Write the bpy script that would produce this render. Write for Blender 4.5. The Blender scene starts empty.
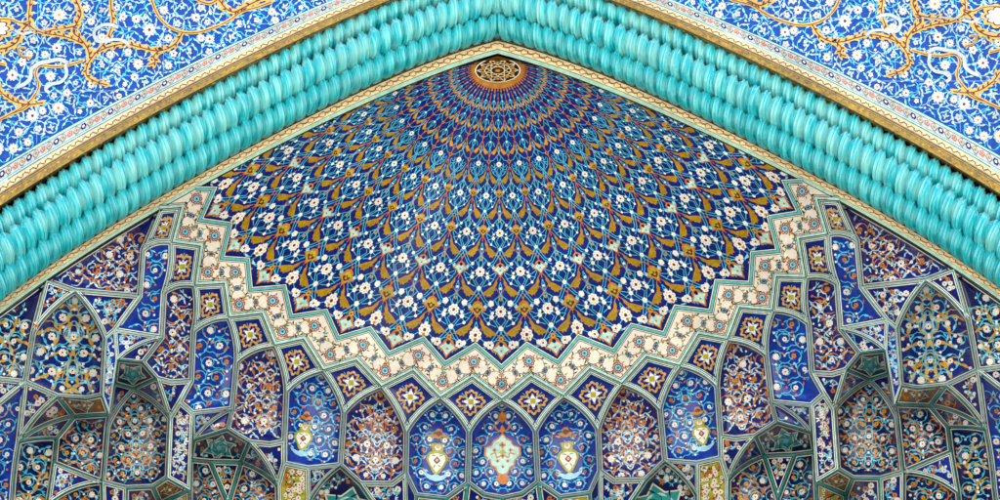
import bpy, math, random
import numpy as np
from math import radians, pi, sin, cos, sqrt, atan2
random.seed(7)
SC = bpy.context.scene
COL = SC.collection

# ------------------------------------------------------------------ measuring frame
# Sight lines surveyed from the standpoint of the camera: metres come from meeting them with real surfaces.
PHI = radians(43.0); F = 2000.0; ROLL = -0.0125
CAM = np.array([0.0, -15.9, 1.7])
cr, sr = cos(ROLL), sin(ROLL); cp, sp_ = cos(PHI), sin(PHI)
def S(x, y):                                  # sight coordinates, symmetric about X = 0
    x = x - 500.0; y = y - 250.0
    return (cr * x + sr * y, -sr * x + cr * y)
def rays(P):
    P = np.asarray(P, float); X = P[:, 0] / F; U = -P[:, 1] / F
    return np.stack([X, cp - U * sp_, sp_ + U * cp], 1)
def on_plane(P, yw):                          # meet the vertical plane y = yw
    d = rays(P); t = (np.asarray(yw) - CAM[1]) / d[:, 1]
    return CAM + d * t[:, None]
def to_sight(W):
    q = np.asarray(W) - CAM
    d = q[:, 1] * cp + q[:, 2] * sp_; u = -q[:, 1] * sp_ + q[:, 2] * cp
    return np.stack([F * q[:, 0] / d, -F * u / d], 1)

# arch curves (sight coordinates, right half)
def curve(pts, deg=3):
    p = np.array([S(*q) for q in pts]); return np.poly1d(np.polyfit(p[:, 0], p[:, 1], deg))
CF = curve([(498, 54.5), (540, 66), (580, 80), (630, 101), (680, 122), (735, 148), (792, 176), (840, 201), (885, 228), (945, 263), (1000, 301)], 4)
CE = curve([(498, 40), (540, 52), (580, 64), (630, 86), (680, 108), (740, 137), (816, 175), (891, 218), (950, 254), (991, 281)], 4)
def offcurve(c, off, x0=0.0, x1=590.0, n=90):
    xs = np.linspace(-75, x1 + 60, 400)
    ys = np.where(xs < 0, c(0) + c.deriv()(0) * xs, c(np.minimum(xs, 520)) + np.maximum(xs - 520, 0) * c.deriv()(520))
    sl = np.gradient(ys, xs); nn = np.sqrt(1 + sl * sl)
    o = off(xs / 500.0) if callable(off) else off
    ox = xs + sl / nn * o; oy = ys - o / nn
    X = np.linspace(x0, x1, n)
    return np.stack([X, np.interp(X, ox, oy)], 1)

# vault profile: the inner arch edge turned about a vertical axis just behind the arch
YAX = 0.15
ex = np.linspace(0, 505, 60)
ew = on_plane(np.stack([ex, CF(ex)], 1), 0.0)
PR = np.hypot(ew[:, 0], YAX); PZ = ew[:, 2]
PR = np.concatenate([[0.0], PR, PR[-1] + np.array([0.4, 0.8, 1.1, 1.35])])
PZ = np.concatenate([[PZ[0] + 0.06], PZ, PZ[-1] - np.array([0.5, 1.2, 2.1, 3.4])])
def Zp(r): return np.interp(r, PR, PZ)
def on_vault(P):                              # distance along each sight line to the vault
    d = rays(P); lo = np.full(len(d), 14.0); hi = np.full(len(d), 32.0)
    for _ in range(42):
        m = (lo + hi) / 2; W = CAM + d * m[:, None]
        r = np.hypot(W[:, 0], W[:, 1] - YAX)
        below = W[:, 2] < Zp(r)
        lo = np.where(below, m, lo); hi = np.where(below, hi, m)
    return (lo + hi) / 2
def vault_pt(P, lift=0.0):
    P = np.asarray(P, float); t = on_vault(P); d = rays(P)
    n = np.linalg.norm(d, axis=1)
    return CAM + d * (t - lift / n)[:, None]

# ------------------------------------------------------------------ materials
def lin(h):
    h = h.lstrip('#'); v = [int(h[i:i + 2], 16) / 255 for i in (0, 2, 4)]
    return [c / 12.92 if c <= 0.04045 else ((c + 0.055) / 1.055) ** 2.4 for c in v]
MATS = {}
def glaze(name, hexc, var=0.25, rough=0.15, bump=0.16, scale=14.0, coat=0.15, dirt=0.0):
    m = bpy.data.materials.new(name); m.use_nodes = True
    nt = m.node_tree; N = nt.nodes; L = nt.links; b = N['Principled BSDF']
    tc = N.new('ShaderNodeTexCoord')
    n1 = N.new('ShaderNodeTexNoise'); n1.inputs['Scale'].default_value = scale; n1.inputs['Detail'].default_value = 3
    n2 = N.new('ShaderNodeTexVoronoi'); n2.inputs['Scale'].default_value = scale * 1.7
    L.new(tc.outputs['Object'], n1.inputs['Vector']); L.new(tc.outputs['Object'], n2.inputs['Vector'])
    add = N.new('ShaderNodeMath'); add.operation = 'MULTIPLY_ADD'
    L.new(n2.outputs['Color'], add.inputs[0]); add.inputs[1].default_value = 0.45; L.new(n1.outputs['Fac'], add.inputs[2])
    mr = N.new('ShaderNodeMapRange'); mr.inputs[1].default_value = 0.35; mr.inputs[2].default_value = 1.1
    mr.inputs[3].default_value = 1 - var; mr.inputs[4].default_value = 1 + var
    L.new(add.outputs[0], mr.inputs[0])
    mul = N.new('ShaderNodeVectorMath'); mul.operation = 'SCALE'
    mul.inputs[0].default_value = lin(hexc)
    L.new(mr.outputs[0], mul.inputs['Scale'])
    L.new(mul.outputs[0], b.inputs['Base Color'])
    big = N.new('ShaderNodeTexNoise'); big.inputs['Scale'].default_value = 1.3; big.inputs['Detail'].default_value = 4; L.new(tc.outputs['Object'], big.inputs['Vector'])
    bm = N.new('ShaderNodeMapRange'); bm.inputs[1].default_value = .35; bm.inputs[2].default_value = .65; bm.inputs[3].default_value = .86; bm.inputs[4].default_value = 1.08; L.new(big.outputs['Fac'], bm.inputs[0])
    vj = N.new('ShaderNodeTexVoronoi'); vj.feature = 'DISTANCE_TO_EDGE'; vj.inputs['Scale'].default_value = 16; L.new(tc.outputs['Object'], vj.inputs['Vector'])
    vm = N.new('ShaderNodeMapRange'); vm.inputs[1].default_value = .0; vm.inputs[2].default_value = .045; vm.inputs[3].default_value = (.62 if sum(lin(hexc)) < .9 else .84); vm.inputs[4].default_value = 1.0; L.new(vj.outputs['Distance'], vm.inputs[0])
    m1 = N.new('ShaderNodeMath'); m1.operation = 'MULTIPLY'; L.new(bm.outputs[0], m1.inputs[0]); L.new(vm.outputs[0], m1.inputs[1])
    m2 = N.new('ShaderNodeMath'); m2.operation = 'MULTIPLY'; L.new(m1.outputs[0], m2.inputs[0]); L.new(mr.outputs[0], m2.inputs[1]); L.new(m2.outputs[0], mul.inputs['Scale'])
    nr = N.new('ShaderNodeMapRange'); nr.inputs[3].default_value = rough * 0.7; nr.inputs[4].default_value = rough * 1.6
    L.new(n1.outputs['Fac'], nr.inputs[0]); L.new(nr.outputs[0], b.inputs['Roughness'])
    b.inputs['Coat Weight'].default_value = coat; b.inputs['Coat Roughness'].default_value = 0.08
    bp = N.new('ShaderNodeBump'); bp.inputs['Strength'].default_value = bump; bp.inputs['Distance'].default_value = 0.01
    n3 = N.new('ShaderNodeTexNoise'); n3.inputs['Scale'].default_value = scale * 2.2; n3.inputs['Detail'].default_value = 2
    L.new(tc.outputs['Object'], n3.inputs['Vector']); L.new(n3.outputs['Fac'], bp.inputs['Height'])
    L.new(bp.outputs[0], b.inputs['Normal'])
    MATS[name] = m; return m
glaze('cobalt', '#031a74', 0.55)
glaze('bright_cobalt', '#03309c', 0.45)
glaze('navy', '#060e55', 0.5)
glaze('facade_blue', '#08409a', 0.35)
glaze('white', '#f4eee2', 0.12)
glaze('pure_white', '#c6c8c4', 0.08)
glaze('ivory', '#f7ebd9', 0.08)
glaze('tan', '#ead0a0', 0.12)
glaze('cyan', '#4fc4dc', 0.25)
glaze('pale_blue', '#a9d9ea', 0.2)
glaze('turquoise', '#2c9c96', 0.3)
glaze('deep_teal', '#166a72', 0.3)
glaze('pale_rib', '#b8e2d4', 0.25)
glaze('gold', '#cf9a1e', 0.25)
glaze('olive_gold', '#a08e0e', 0.3)
glaze('scroll_gold', '#e2b04c', 0.2)
glaze('orange', '#d37a1c', 0.25)
glaze('brown', '#6a2a12', 0.3)
glaze('ink', '#070b0e', 0.3)
glaze('lime', '#b0ae36', 0.25)
glaze('umber', '#7d5a2a', 0.4)
glaze('frieze_turquoise', '#62bdb6', .25)
glaze('edge_green', '#86ab93', .25)
glaze('amber', '#c07e18', .3)
glaze('pink', '#dfa69a', 0.2)
glaze('gilt', '#9c7a18', 0.4, rough=.3, bump=.5)
glaze('soffit_brown', '#806030', 0.5, rough=.35, bump=.4)
glaze('plaster', '#b9a98c', 0.2, rough=0.8, bump=0.3, scale=2.0, coat=0.0)

def rope_mat(key='rope', lo='#0c979f', mid='#1cb6bf', hi='#6fd2ce', pale=.5):
    m = bpy.data.materials.new('rope_turquoise'); m.use_nodes = True
    nt = m.node_tree; N = nt.nodes; L = nt.links; b = N['Principled BSDF']
    uv = N.new('ShaderNodeUVMap'); uv.uv_map = 'UVMap'
    def noise(sx, sy, det=3):
        mp = N.new('ShaderNodeMapping'); mp.inputs['Scale'].default_value = (sx, sy, 1)
        L.new(uv.outputs[0], mp.inputs[0])
        n = N.new('ShaderNodeTexNoise'); n.inputs['Scale'].default_value = 1; n.inputs['Detail'].default_value = det
        L.new(mp.outputs[0], n.inputs['Vector']); return n
    streak = noise(7.0, 0.5); big = noise(1.1, 0.35, 1)
    r1 = N.new('ShaderNodeValToRGB'); e = r1.color_ramp.elements
    e[0].position = 0.36; e[0].color = (*lin(lo), 1)
    e[1].position = 0.62; e[1].color = (*lin(hi), 1)
    k = r1.color_ramp.elements.new(0.5); k.color = (*lin(mid), 1)
    L.new(streak.outputs['Fac'], r1.inputs[0])
    r2 = N.new('ShaderNodeValToRGB'); e = r2.color_ramp.elements
    e[0].position = 0.42; e[0].color = (0, 0, 0, 1); e[1].position = 0.62; e[1].color = (1, 1, 1, 1)
    L.new(big.outputs['Fac'], r2.inputs[0])
    mx = N.new('ShaderNodeMix'); mx.data_type = 'RGBA'
    mf = N.new('ShaderNodeMath'); mf.operation = 'MULTIPLY'; mf.inputs[1].default_value = pale
    L.new(r2.outputs[0], mf.inputs[0]); L.new(mf.outputs[0], mx.inputs['Factor'])
    L.new(r1.outputs[0], mx.inputs['A']); mx.inputs['B'].default_value = (*lin('#8fc9bd'), 1)
    L.new(mx.outputs['Result'], b.inputs['Base Color'])
    b.inputs['Roughness'].default_value = 0.13; b.inputs['Coat Weight'].default_value = 0.5
    bp = N.new('ShaderNodeBump'); bp.inputs['Strength'].default_value = 0.15; bp.inputs['Distance'].default_value = 0.01
    L.new(streak.outputs['Fac'], bp.inputs['Height']); L.new(bp.outputs[0], b.inputs['Normal'])
    MATS[key] = m
rope_mat()
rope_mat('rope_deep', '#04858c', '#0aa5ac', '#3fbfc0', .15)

# ------------------------------------------------------------------ mesh collecting
class Sheet:
    """Cut tile work: flat pieces drawn on a surface, each layer a hair above the one below. fn maps (points, lift) to metres."""
    def __init__(self, fn, clip=None):
        self.fn = fn; self.V = []; self.Lf = []; self.Fc = []; self.M = []; self.clip = clip; self.n = 0
        self.base = len
    def poly(self, pts, mat, layer=1):
        if self.clip is not None:
            pts = self.clip(pts)
            if pts is None or len(pts) < 3: return
        i0 = len(self.V); self.n += 1
        lift = 0.001 + layer * 0.0016 + (self.n % 40) * 0.00003
        self.V.extend([(float(p[0]), float(p[1])) for p in pts]); self.Lf.extend([lift] * len(pts))
        self.Fc.append(list(range(i0, i0 + len(pts)))); self.M.append(mat)
    def big(self, pts, mat, layer=1, step=3.0, c=None):
        c = c or (sum(p[0] for p in pts) / len(pts), sum(p[1] for p in pts) / len(pts)); q = []
        for i in range(len(pts)):
            a, b = pts[i], pts[(i + 1) % len(pts)]; n = max(1, int(math.hypot(b[0] - a[0], b[1] - a[1]) / step))
            q += [(a[0] + (b[0] - a[0]) * k / n, a[1] + (b[1] - a[1]) * k / n) for k in range(n)]
        r = max(math.hypot(p[0] - c[0], p[1] - c[1]) for p in q); m = max(2, int(r / step))
        n0 = self.n
        def at(p, k): return (c[0] + (p[0] - c[0]) * k, c[1] + (p[1] - c[1]) * k)
        for k in range(m):
            for i in range(len(q)):
                a, b = q[i], q[(i + 1) % len(q)]; self.n = n0
                if k == m - 1: self.poly([at(a, 1 / m), at(b, 1 / m), c], mat, layer)
                else: self.poly([at(a, 1 - k / m), at(b, 1 - k / m), at(b, 1 - (k + 1) / m), at(a, 1 - (k + 1) / m)], mat, layer)
    def ribbon(self, path, w, mat, layer=1, taper=False):
        n = len(path)
        if n < 2: return
        L_, R_ = [], []
        for i, p in enumerate(path):
            a = path[max(0, i - 1)]; b = path[min(n - 1, i + 1)]
            dx, dy = b[0] - a[0], b[1] - a[1]; d = math.hypot(dx, dy) or 1e-6
            h = w / 2 * ((1 - i / (n - 1)) * 0.8 + 0.2 if taper else 1)
            L_.append((p[0] - dy / d * h, p[1] + dx / d * h)); R_.append((p[0] + dy / d * h, p[1] - dx / d * h))
        n0 = self.n
        for i in range(n - 1):
            self.n = n0
            self.poly([L_[i], L_[i + 1], R_[i + 1], R_[i]], mat, layer)
        self.n = n0 + 1
    def arrays(self):
        if not self.V: return np.zeros((0, 3)), [], []
        W = self.fn(np.array(self.V), np.array(self.Lf))
        return W, self.Fc, self.M
def mesh_obj(name, parts, origin=(0, 0, 0), parent=None, smooth=False, mirror=False, uv=None):
    """parts: list of (W, faces, mats). Links ONE mesh object."""
    V, Fs, Ms, names = [], [], [], []
    off = 0
    for W, fc, ms in parts:
        V.append(np.asarray(W).reshape(-1, 3))
        for f, m in zip(fc, ms):
            Fs.append([i + off for i in f])
            if m not in names: names.append(m)
            Ms.append(names.index(m))
        off += len(W)
    V = np.concatenate(V) if V else np.zeros((0, 3))
    o3 = np.array(origin, float)
    if mirror:
        V = V * np.array([-1, 1, 1]); Fs = [f[::-1] for f in Fs]
        if uv is not None: uv = [u[::-1] for u in uv]
    V = V - o3
    me = bpy.data.meshes.new(name); me.from_pydata(V.tolist(), [], Fs); me.update()
    for n in names: me.materials.append(MATS[n])
    me.polygons.foreach_set('material_index', Ms)
    if smooth: me.polygons.foreach_set('use_smooth', [True] * len(Fs))
    if uv is not None:
        l = me.uv_layers.new(name='UVMap'); k = 0
        flat = []
        for u in uv:
            for q in u: flat.extend(q)
        l.data.foreach_set('uv', flat)
    o = bpy.data.objects.new(name, me); COL.objects.link(o)
    if parent is not None: o.parent = parent
    else: o.location = origin
    return o
def thing(name, label, cat, loc=(0, 0, 0), group=None):
    o = bpy.data.objects.new(name, None); COL.objects.link(o); o.location = loc
    o.empty_display_size = 0.2
    o['label'] = label; o['category'] = cat
    if group: o['group'] = group
    return o
def tag(o, label, cat, group=None):
    o['label'] = label; o['category'] = cat
    if group: o['group'] = group
    return o

# ------------------------------------------------------------------ 2D drawing helpers
def circ(c, r, n=12, ry=None, a0=0.0):
    ry = ry or r
    return [(c[0] + r * cos(a0 + 2 * pi * i / n), c[1] + ry * sin(a0 + 2 * pi * i / n)) for i in range(n)]
def scallop(c, r, k=8, dep=0.16, a0=0.0, n=4):
    N = k * n
    return [(c[0] + r * (1 - dep + dep * abs(cos(k / 2 * (2 * pi * i / N)))) * cos(a0 + 2 * pi * i / N),
             c[1] + r * (1 - dep + dep * abs(cos(k / 2 * (2 * pi * i / N)))) * sin(a0 + 2 * pi * i / N)) for i in range(N)]
def tear(p, ang, ln, w, bend=0.0):
    out = []; ca, sa = cos(ang), sin(ang)
    for t, s in ((0, 0), (.25, .8), (.55, 1), (.82, .55), (1, 0), (.82, -.45), (.55, -.8), (.25, -.6)):
        x = t * ln; y = s * w / 2 + bend * ln * t * t
        out.append((p[0] + x * ca - y * sa, p[1] + x * sa + y * ca))
    return out
def bez(a, b, bulge, n=6):
    mx, my = (a[0] + b[0]) / 2, (a[1] + b[1]) / 2
    dx, dy = b[0] - a[0], b[1] - a[1]
    c = (mx - dy * bulge * 2, my + dx * bulge * 2)
    return [((1 - t) ** 2 * a[0] + 2 * t * (1 - t) * c[0] + t * t * b[0], (1 - t) ** 2 * a[1] + 2 * t * (1 - t) * c[1] + t * t * b[1]) for t in [i / n for i in range(n + 1)]]
def spline(P, n=6):
    P = [tuple(p) for p in P]; Q = [P[0]] + P + [P[-1]]; out = []
    for i in range(1, len(Q) - 2):
        p0, p1, p2, p3 = Q[i - 1:i + 3]
        for k in range(n):
            t = k / n
            out.append(tuple(0.5 * (2 * p1[j] + (p2[j] - p0[j]) * t + (2 * p0[j] - 5 * p1[j] + 4 * p2[j] - p3[j]) * t * t + (-p0[j] + 3 * p1[j] - 3 * p2[j] + p3[j]) * t ** 3) for j in (0, 1)))
    out.append(P[-1]); return out
def area(P): return sum(P[i][0] * P[(i + 1) % len(P)][1] - P[(i + 1) % len(P)][0] * P[i][1] for i in range(len(P))) / 2
def inset(P, d):
    s = 1 if area(P) > 0 else -1; n = len(P); out = []
    for i in range(n):
        a, b, c = P[i - 1], P[i], P[(i + 1) % n]
        e1 = (b[0] - a[0], b[1] - a[1]); e2 = (c[0] - b[0], c[1] - b[1])
        l1 = math.hypot(*e1) or 1e-9; l2 = math.hypot(*e2) or 1e-9
        n1 = (-e1[1] / l1 * s, e1[0] / l1 * s); n2 = (-e2[1] / l2 * s, e2[0] / l2 * s)
        k = 1 + n1[0] * n2[0] + n1[1] * n2[1]
        k = max(k, 0.22)
        out.append((b[0] + (n1[0] + n2[0]) / k * d, b[1] + (n1[1] + n2[1]) / k * d))
    return out
def inside(p, P):
    c = False; n = len(P); x, y = p
    for i in range(n):
        x1, y1 = P[i]; x2, y2 = P[(i + 1) % n]
        if (y1 > y) != (y2 > y) and x < (x2 - x1) * (y - y1) / (y2 - y1) + x1: c = not c
    return c
def hull(P):
    P = sorted(set(P))
    def half(pts):
        h = []
        for p in pts:
            while len(h) > 1 and (h[-1][0] - h[-2][0]) * (p[1] - h[-2][1]) - (h[-1][1] - h[-2][1]) * (p[0] - h[-2][0]) <= 0: h.pop()
            h.append(p)
        return h[:-1]
    return half(P) + half(P[::-1])
def clipconvex(P, H):
    out = list(P)
    for i in range(len(H)):
        a, b = H[i], H[(i + 1) % len(H)]
        def sd(p): return (b[0] - a[0]) * (p[1] - a[1]) - (b[1] - a[1]) * (p[0] - a[0])
        new = []
        for j in range(len(out)):
            p, q = out[j - 1], out[j]; dp, dq = sd(p), sd(q)
            if (dp >= 0) != (dq >= 0):
                t = dp / (dp - dq); new.append((p[0] + (q[0] - p[0]) * t, p[1] + (q[1] - p[1]) * t))
            if dq >= 0: new.append(q)
        out = new
        if len(out) < 3: return None
    return out
def clipper(P):
    H = hull([tuple(p) for p in P]); P = [tuple(p) for p in P]
    convex = abs(abs(area(H)) - abs(area(P))) < 0.06 * abs(area(P))
    def f(pts):
        k = sum(inside(p, P) for p in pts)
        if k == len(pts): return pts
        if not convex:
            return None if k < len(pts) * 0.55 else clipconvex(pts, H)
        return clipconvex(pts, H)
    return f

def flower(T, c, r, layer=3, petal='white', eye='brown', k=8, ring='orange', rot=None):
    a0 = random.random() * pi if rot is None else rot
    T.poly(scallop(c, r, k, 0.2, a0), petal, layer)
    if r > 2.6 or .045 < r < 1:
        for i in range(k):
            a = a0 + 2 * pi * (i + .5) / k
            p = (c[0] + r * .52 * cos(a), c[1] + r * .52 * sin(a))
            T.poly(tear(p, a + 1.2, r * .32, r * .13), ring, layer + 1)
    T.poly(circ(c, r * .27, 7, a0=a0), eye, layer + 1)
def bud(T, c, r, layer=3, mat='white', eye=None):
    T.poly(scallop(c, r, 5, .28, random.random() * 6, 3), mat, layer)
    if eye: T.poly(circ(c, r * .35, 5), eye, layer + 1)
def palmette(T, c, r, up, layer=3, style=0):
    """up: angle the palmette points to"""
    def L(u, v): return (c[0] + (u * cos(up) - v * sin(up)) * r, c[1] + (u * sin(up) + v * cos(up)) * r)
    T.poly([L(1.15, 0), L(.45, .5), L(.1, 1.25), L(-.25, .75), L(-.75, .55), L(-1.05, 0), L(-.75, -.55), L(-.25, -.75), L(.1, -1.25), L(.45, -.5)], 'orange' if style < 2 else 'scroll_gold', layer)
    T.poly([L(.85, 0), L(.3, .45), L(.02, .95), L(-.3, .5), L(-.75, 0), L(-.3, -.5), L(.02, -.95), L(.3, -.45)], ('pale_rib', 'lime', 'pale_rib')[style], layer + 1)
    if style == 1:
        T.poly([L(.6, 0), L(.2, .5), L(-.1, .55), L(-.05, .15), L(-.3, 0), L(-.05, -.15), L(-.1, -.55), L(.2, -.5)], 'brown', layer + 2)
        T.poly(circ(L(.15, 0), r * .17, 6), 'gold', layer + 3)
    else:
        T.poly(circ(L(-.55, 0), r * .27, 6), 'navy', layer + 2)
        T.poly(circ(L(.15, 0), r * .15, 6), 'orange', layer + 2)

def darts(P, sp, tries=900, axis=None, avoid=(), rnd=random, have=None):
    xs = [p[0] for p in P]; ys = [p[1] for p in P]; out = have if have is not None else []
    for _ in range(tries):
        p = (rnd.uniform(min(xs), max(xs)), rnd.uniform(min(ys), max(ys)))
        if not inside(p, P): continue
        if any((p[0] - q[0]) ** 2 + (p[1] - q[1]) ** 2 < sp * sp for q in out): continue
        if any(math.hypot(p[0] - q[0], p[1] - q[1]) < q[2] + sp * .4 for q in avoid): continue
        if axis:
            a, u = axis; rx, ry = p[0] - a[0], p[1] - a[1]; s = rx * -u[1] + ry * u[0]
            if s < 0: continue
            if s < sp * .45:
                p = (p[0] + u[1] * s, p[1] - u[0] * s); out.append(p); continue
            m = (p[0] + 2 * u[1] * s, p[1] - 2 * u[0] * s)
            if not inside(m, P): continue
            out.append(p); out.append(m)
        else: out.append(p)
    return out

STY = {  # field, stem, stem2, leaf colours, flower petals, chance of a flower, spacing, stem width
 'blue':    ('bright_cobalt', 'cyan', 'cyan', ['orange', 'cyan', 'pale_blue', 'pale_blue'], 'white', .3, 9.4, 1.0),
 'lattice': ('cobalt', 'orange', 'pale_blue', ['pale_blue', 'white', 'white', 'orange'], 'white', .0, 7.6, 1.15),
 'gold':    ('cobalt', 'cyan', 'pale_blue', ['cyan', 'pale_blue', 'pale_blue', 'gold'], 'white', .36, 10.6, 1.0),
 'multi':   ('navy', 'cyan', 'orange', ['cyan', 'orange', 'gold', 'pale_blue'], 'white', .3, 9.0, .95),
 'tri':     ('cobalt', 'cyan', 'pale_blue', ['pale_blue', 'white', 'orange'], 'white', .25, 7.4, 1.0),
 'teal':    ('navy', 'cyan', 'turquoise', ['turquoise', 'pale_blue', 'orange'], 'white', .3, 6.4, .8),
 'umber':   ('umber', 'gold', 'gold', ['gold', 'olive_gold', 'orange'], 'ivory', .25, 6.4, .8),
 'cream':   ('lime', 'brown', 'ink', ['ivory', 'ivory', 'brown'], 'ivory', .7, 6.6, .7),
 'pier':    ('cobalt', 'pale_blue', 'pale_blue', ['white', 'white', 'pale_blue', 'lime'], 'white', .1, 6.2, 1.0),
 'pale':    ('bright_cobalt', 'pale_blue', 'pale_blue', ['white', 'pale_blue', 'pale_blue'], 'white', .2, 6.4, 1.3),
 'goldbird': ('navy', 'cyan', 'cyan', ['gold', 'gold', 'cyan', 'scroll_gold'], 'white', .4, 10.5, .95),
}
def arabesque(T, P, sty, axis=None, avoid=(), seed=0, spk=1.0):
    rnd = random.Random(seed)
    field, st1, st2, leaves, petal, pf, sp, w = STY[sty]; sp *= spk * 1.04
    ax = axis or ((sum(p[0] for p in P) / len(P) + 1.3, min(p[1] for p in P) + 2.0), (0.06, 0.998))
    (ox, oy), (ux, uy) = ax
    pts, big = [], {}
    for k in range(-3, 30):
        for j in range(-16, 17):
            col = j + (.5 if k % 2 else 0); m = abs(col) if axis else col
            r_ = random.Random(hash((seed, k, int(m * 2)))); ju, jv, v = r_.uniform(-.3, .3), r_.uniform(-.3, .3), r_.random()
            if col == 0: ju = 0
            u = (col + (ju if (col > 0 or not axis) else -ju)) * sp; t = (k + .55 + jv) * sp * .88
            p = (ox + ux * t - uy * u, oy + uy * t + ux * u)
            if not inside(p, P) or any(math.hypot(p[0] - q[0], p[1] - q[1]) < q[2] + sp * .25 for q in avoid): continue
            big[len(pts)] = v; pts.append(p)
    n = len(pts)
    def side(p):
        if not axis: return 1
        a, u = axis; s = (p[0] - a[0]) * -u[1] + (p[1] - a[1]) * u[0]
        return 0 if abs(s) < 1e-3 else (1 if s > 0 else -1)
    for i in range(n):
        for j in range(i + 1, n):
            d = math.hypot(pts[i][0] - pts[j][0], pts[i][1] - pts[j][1])
            if d > sp * 1.5: continue
            a, b = pts[i], pts[j]
            m = ((a[0] + b[0]) / 2, (a[1] + b[1]) / 2); sd = side(m) or 1
            hsh = int((big[i] + big[j]) * 1e6)
            if hsh % 10 > 6: continue
            bl = (.34 if hsh % 2 else -.34) * sd
            if a[1] > b[1]: a, b = b, a
            path = bez(a, b, bl, 6)
            mat = st1 if hsh % 3 else st2
            T.ribbon(path, w, mat, 1)
            q = path[3]; ang = atan2(path[4][1] - path[2][1], path[4][0] - path[2][0])
            lc = leaves[hsh % len(leaves)]
            big_leaf = sty in ('lattice', 'pier', 'pale', 'goldbird')
            ln = sp * (.62 if big_leaf else .5); lw = sp * (.24 if big_leaf else .22)
            T.poly(tear(q, ang + .8 * sd, ln, lw, .25 * sd), lc, 2)
            T.poly(tear(q, ang + pi - .8 * sd, ln, lw, -.25 * sd), leaves[(hsh // 7) % len(leaves)], 2)
    for i, p in enumerate(pts):
        v = big[i]
        if v < pf:
            if v < pf * .7: flower(T, p, sp * .42, 4, petal, 'brown', 8, 'orange')
            else: bud(T, p, sp * .3, 4, petal, 'brown')
        elif sty == 'lattice' or sty == 'pier':
            up = -pi / 2; m_ = 'white' if v < .42 else ('orange' if v < .8 else 'cyan')
            for da in (-1.1, 0, 1.1, pi): T.poly(tear(p, up + da, sp * .46, sp * .19), m_, 4)
            T.poly(circ(p, sp * .09, 5), 'orange' if v < .42 else 'white', 5)
        elif sty in ('gold', 'goldbird') and v > .55:
            for s in (-1, 1):
                a = -pi / 2 + s * .9 + (0.6 if v > .8 else 0)
                T.poly(tear(p, a, sp * .95, sp * .36, .25 * s), 'scroll_gold', 4)
            T.poly(circ(p, sp * .16, 6), 'orange', 5)
        elif v > .8: bud(T, p, sp * .34, 4, 'gold' if sty == 'multi' else 'orange', 'brown')
        elif v > pf + .22 and sty not in ('teal', 'umber', 'cream'):
            sd = side(p) or 1; a = -pi / 2 + (v * 40 % 3.0 - 1.5) * sd; m_ = ('cyan', 'pale_blue', 'orange', 'cyan')[int(v * 1000) % 4]
            for da, l in ((0, .6), (1.1, .42), (-1.1, .42)): T.poly(tear(p, a + da * sd, sp * l, sp * .2, .25 * sd), m_, 4)
        else: bud(T, p, sp * .22, 4, petal)
    return pts

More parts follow.
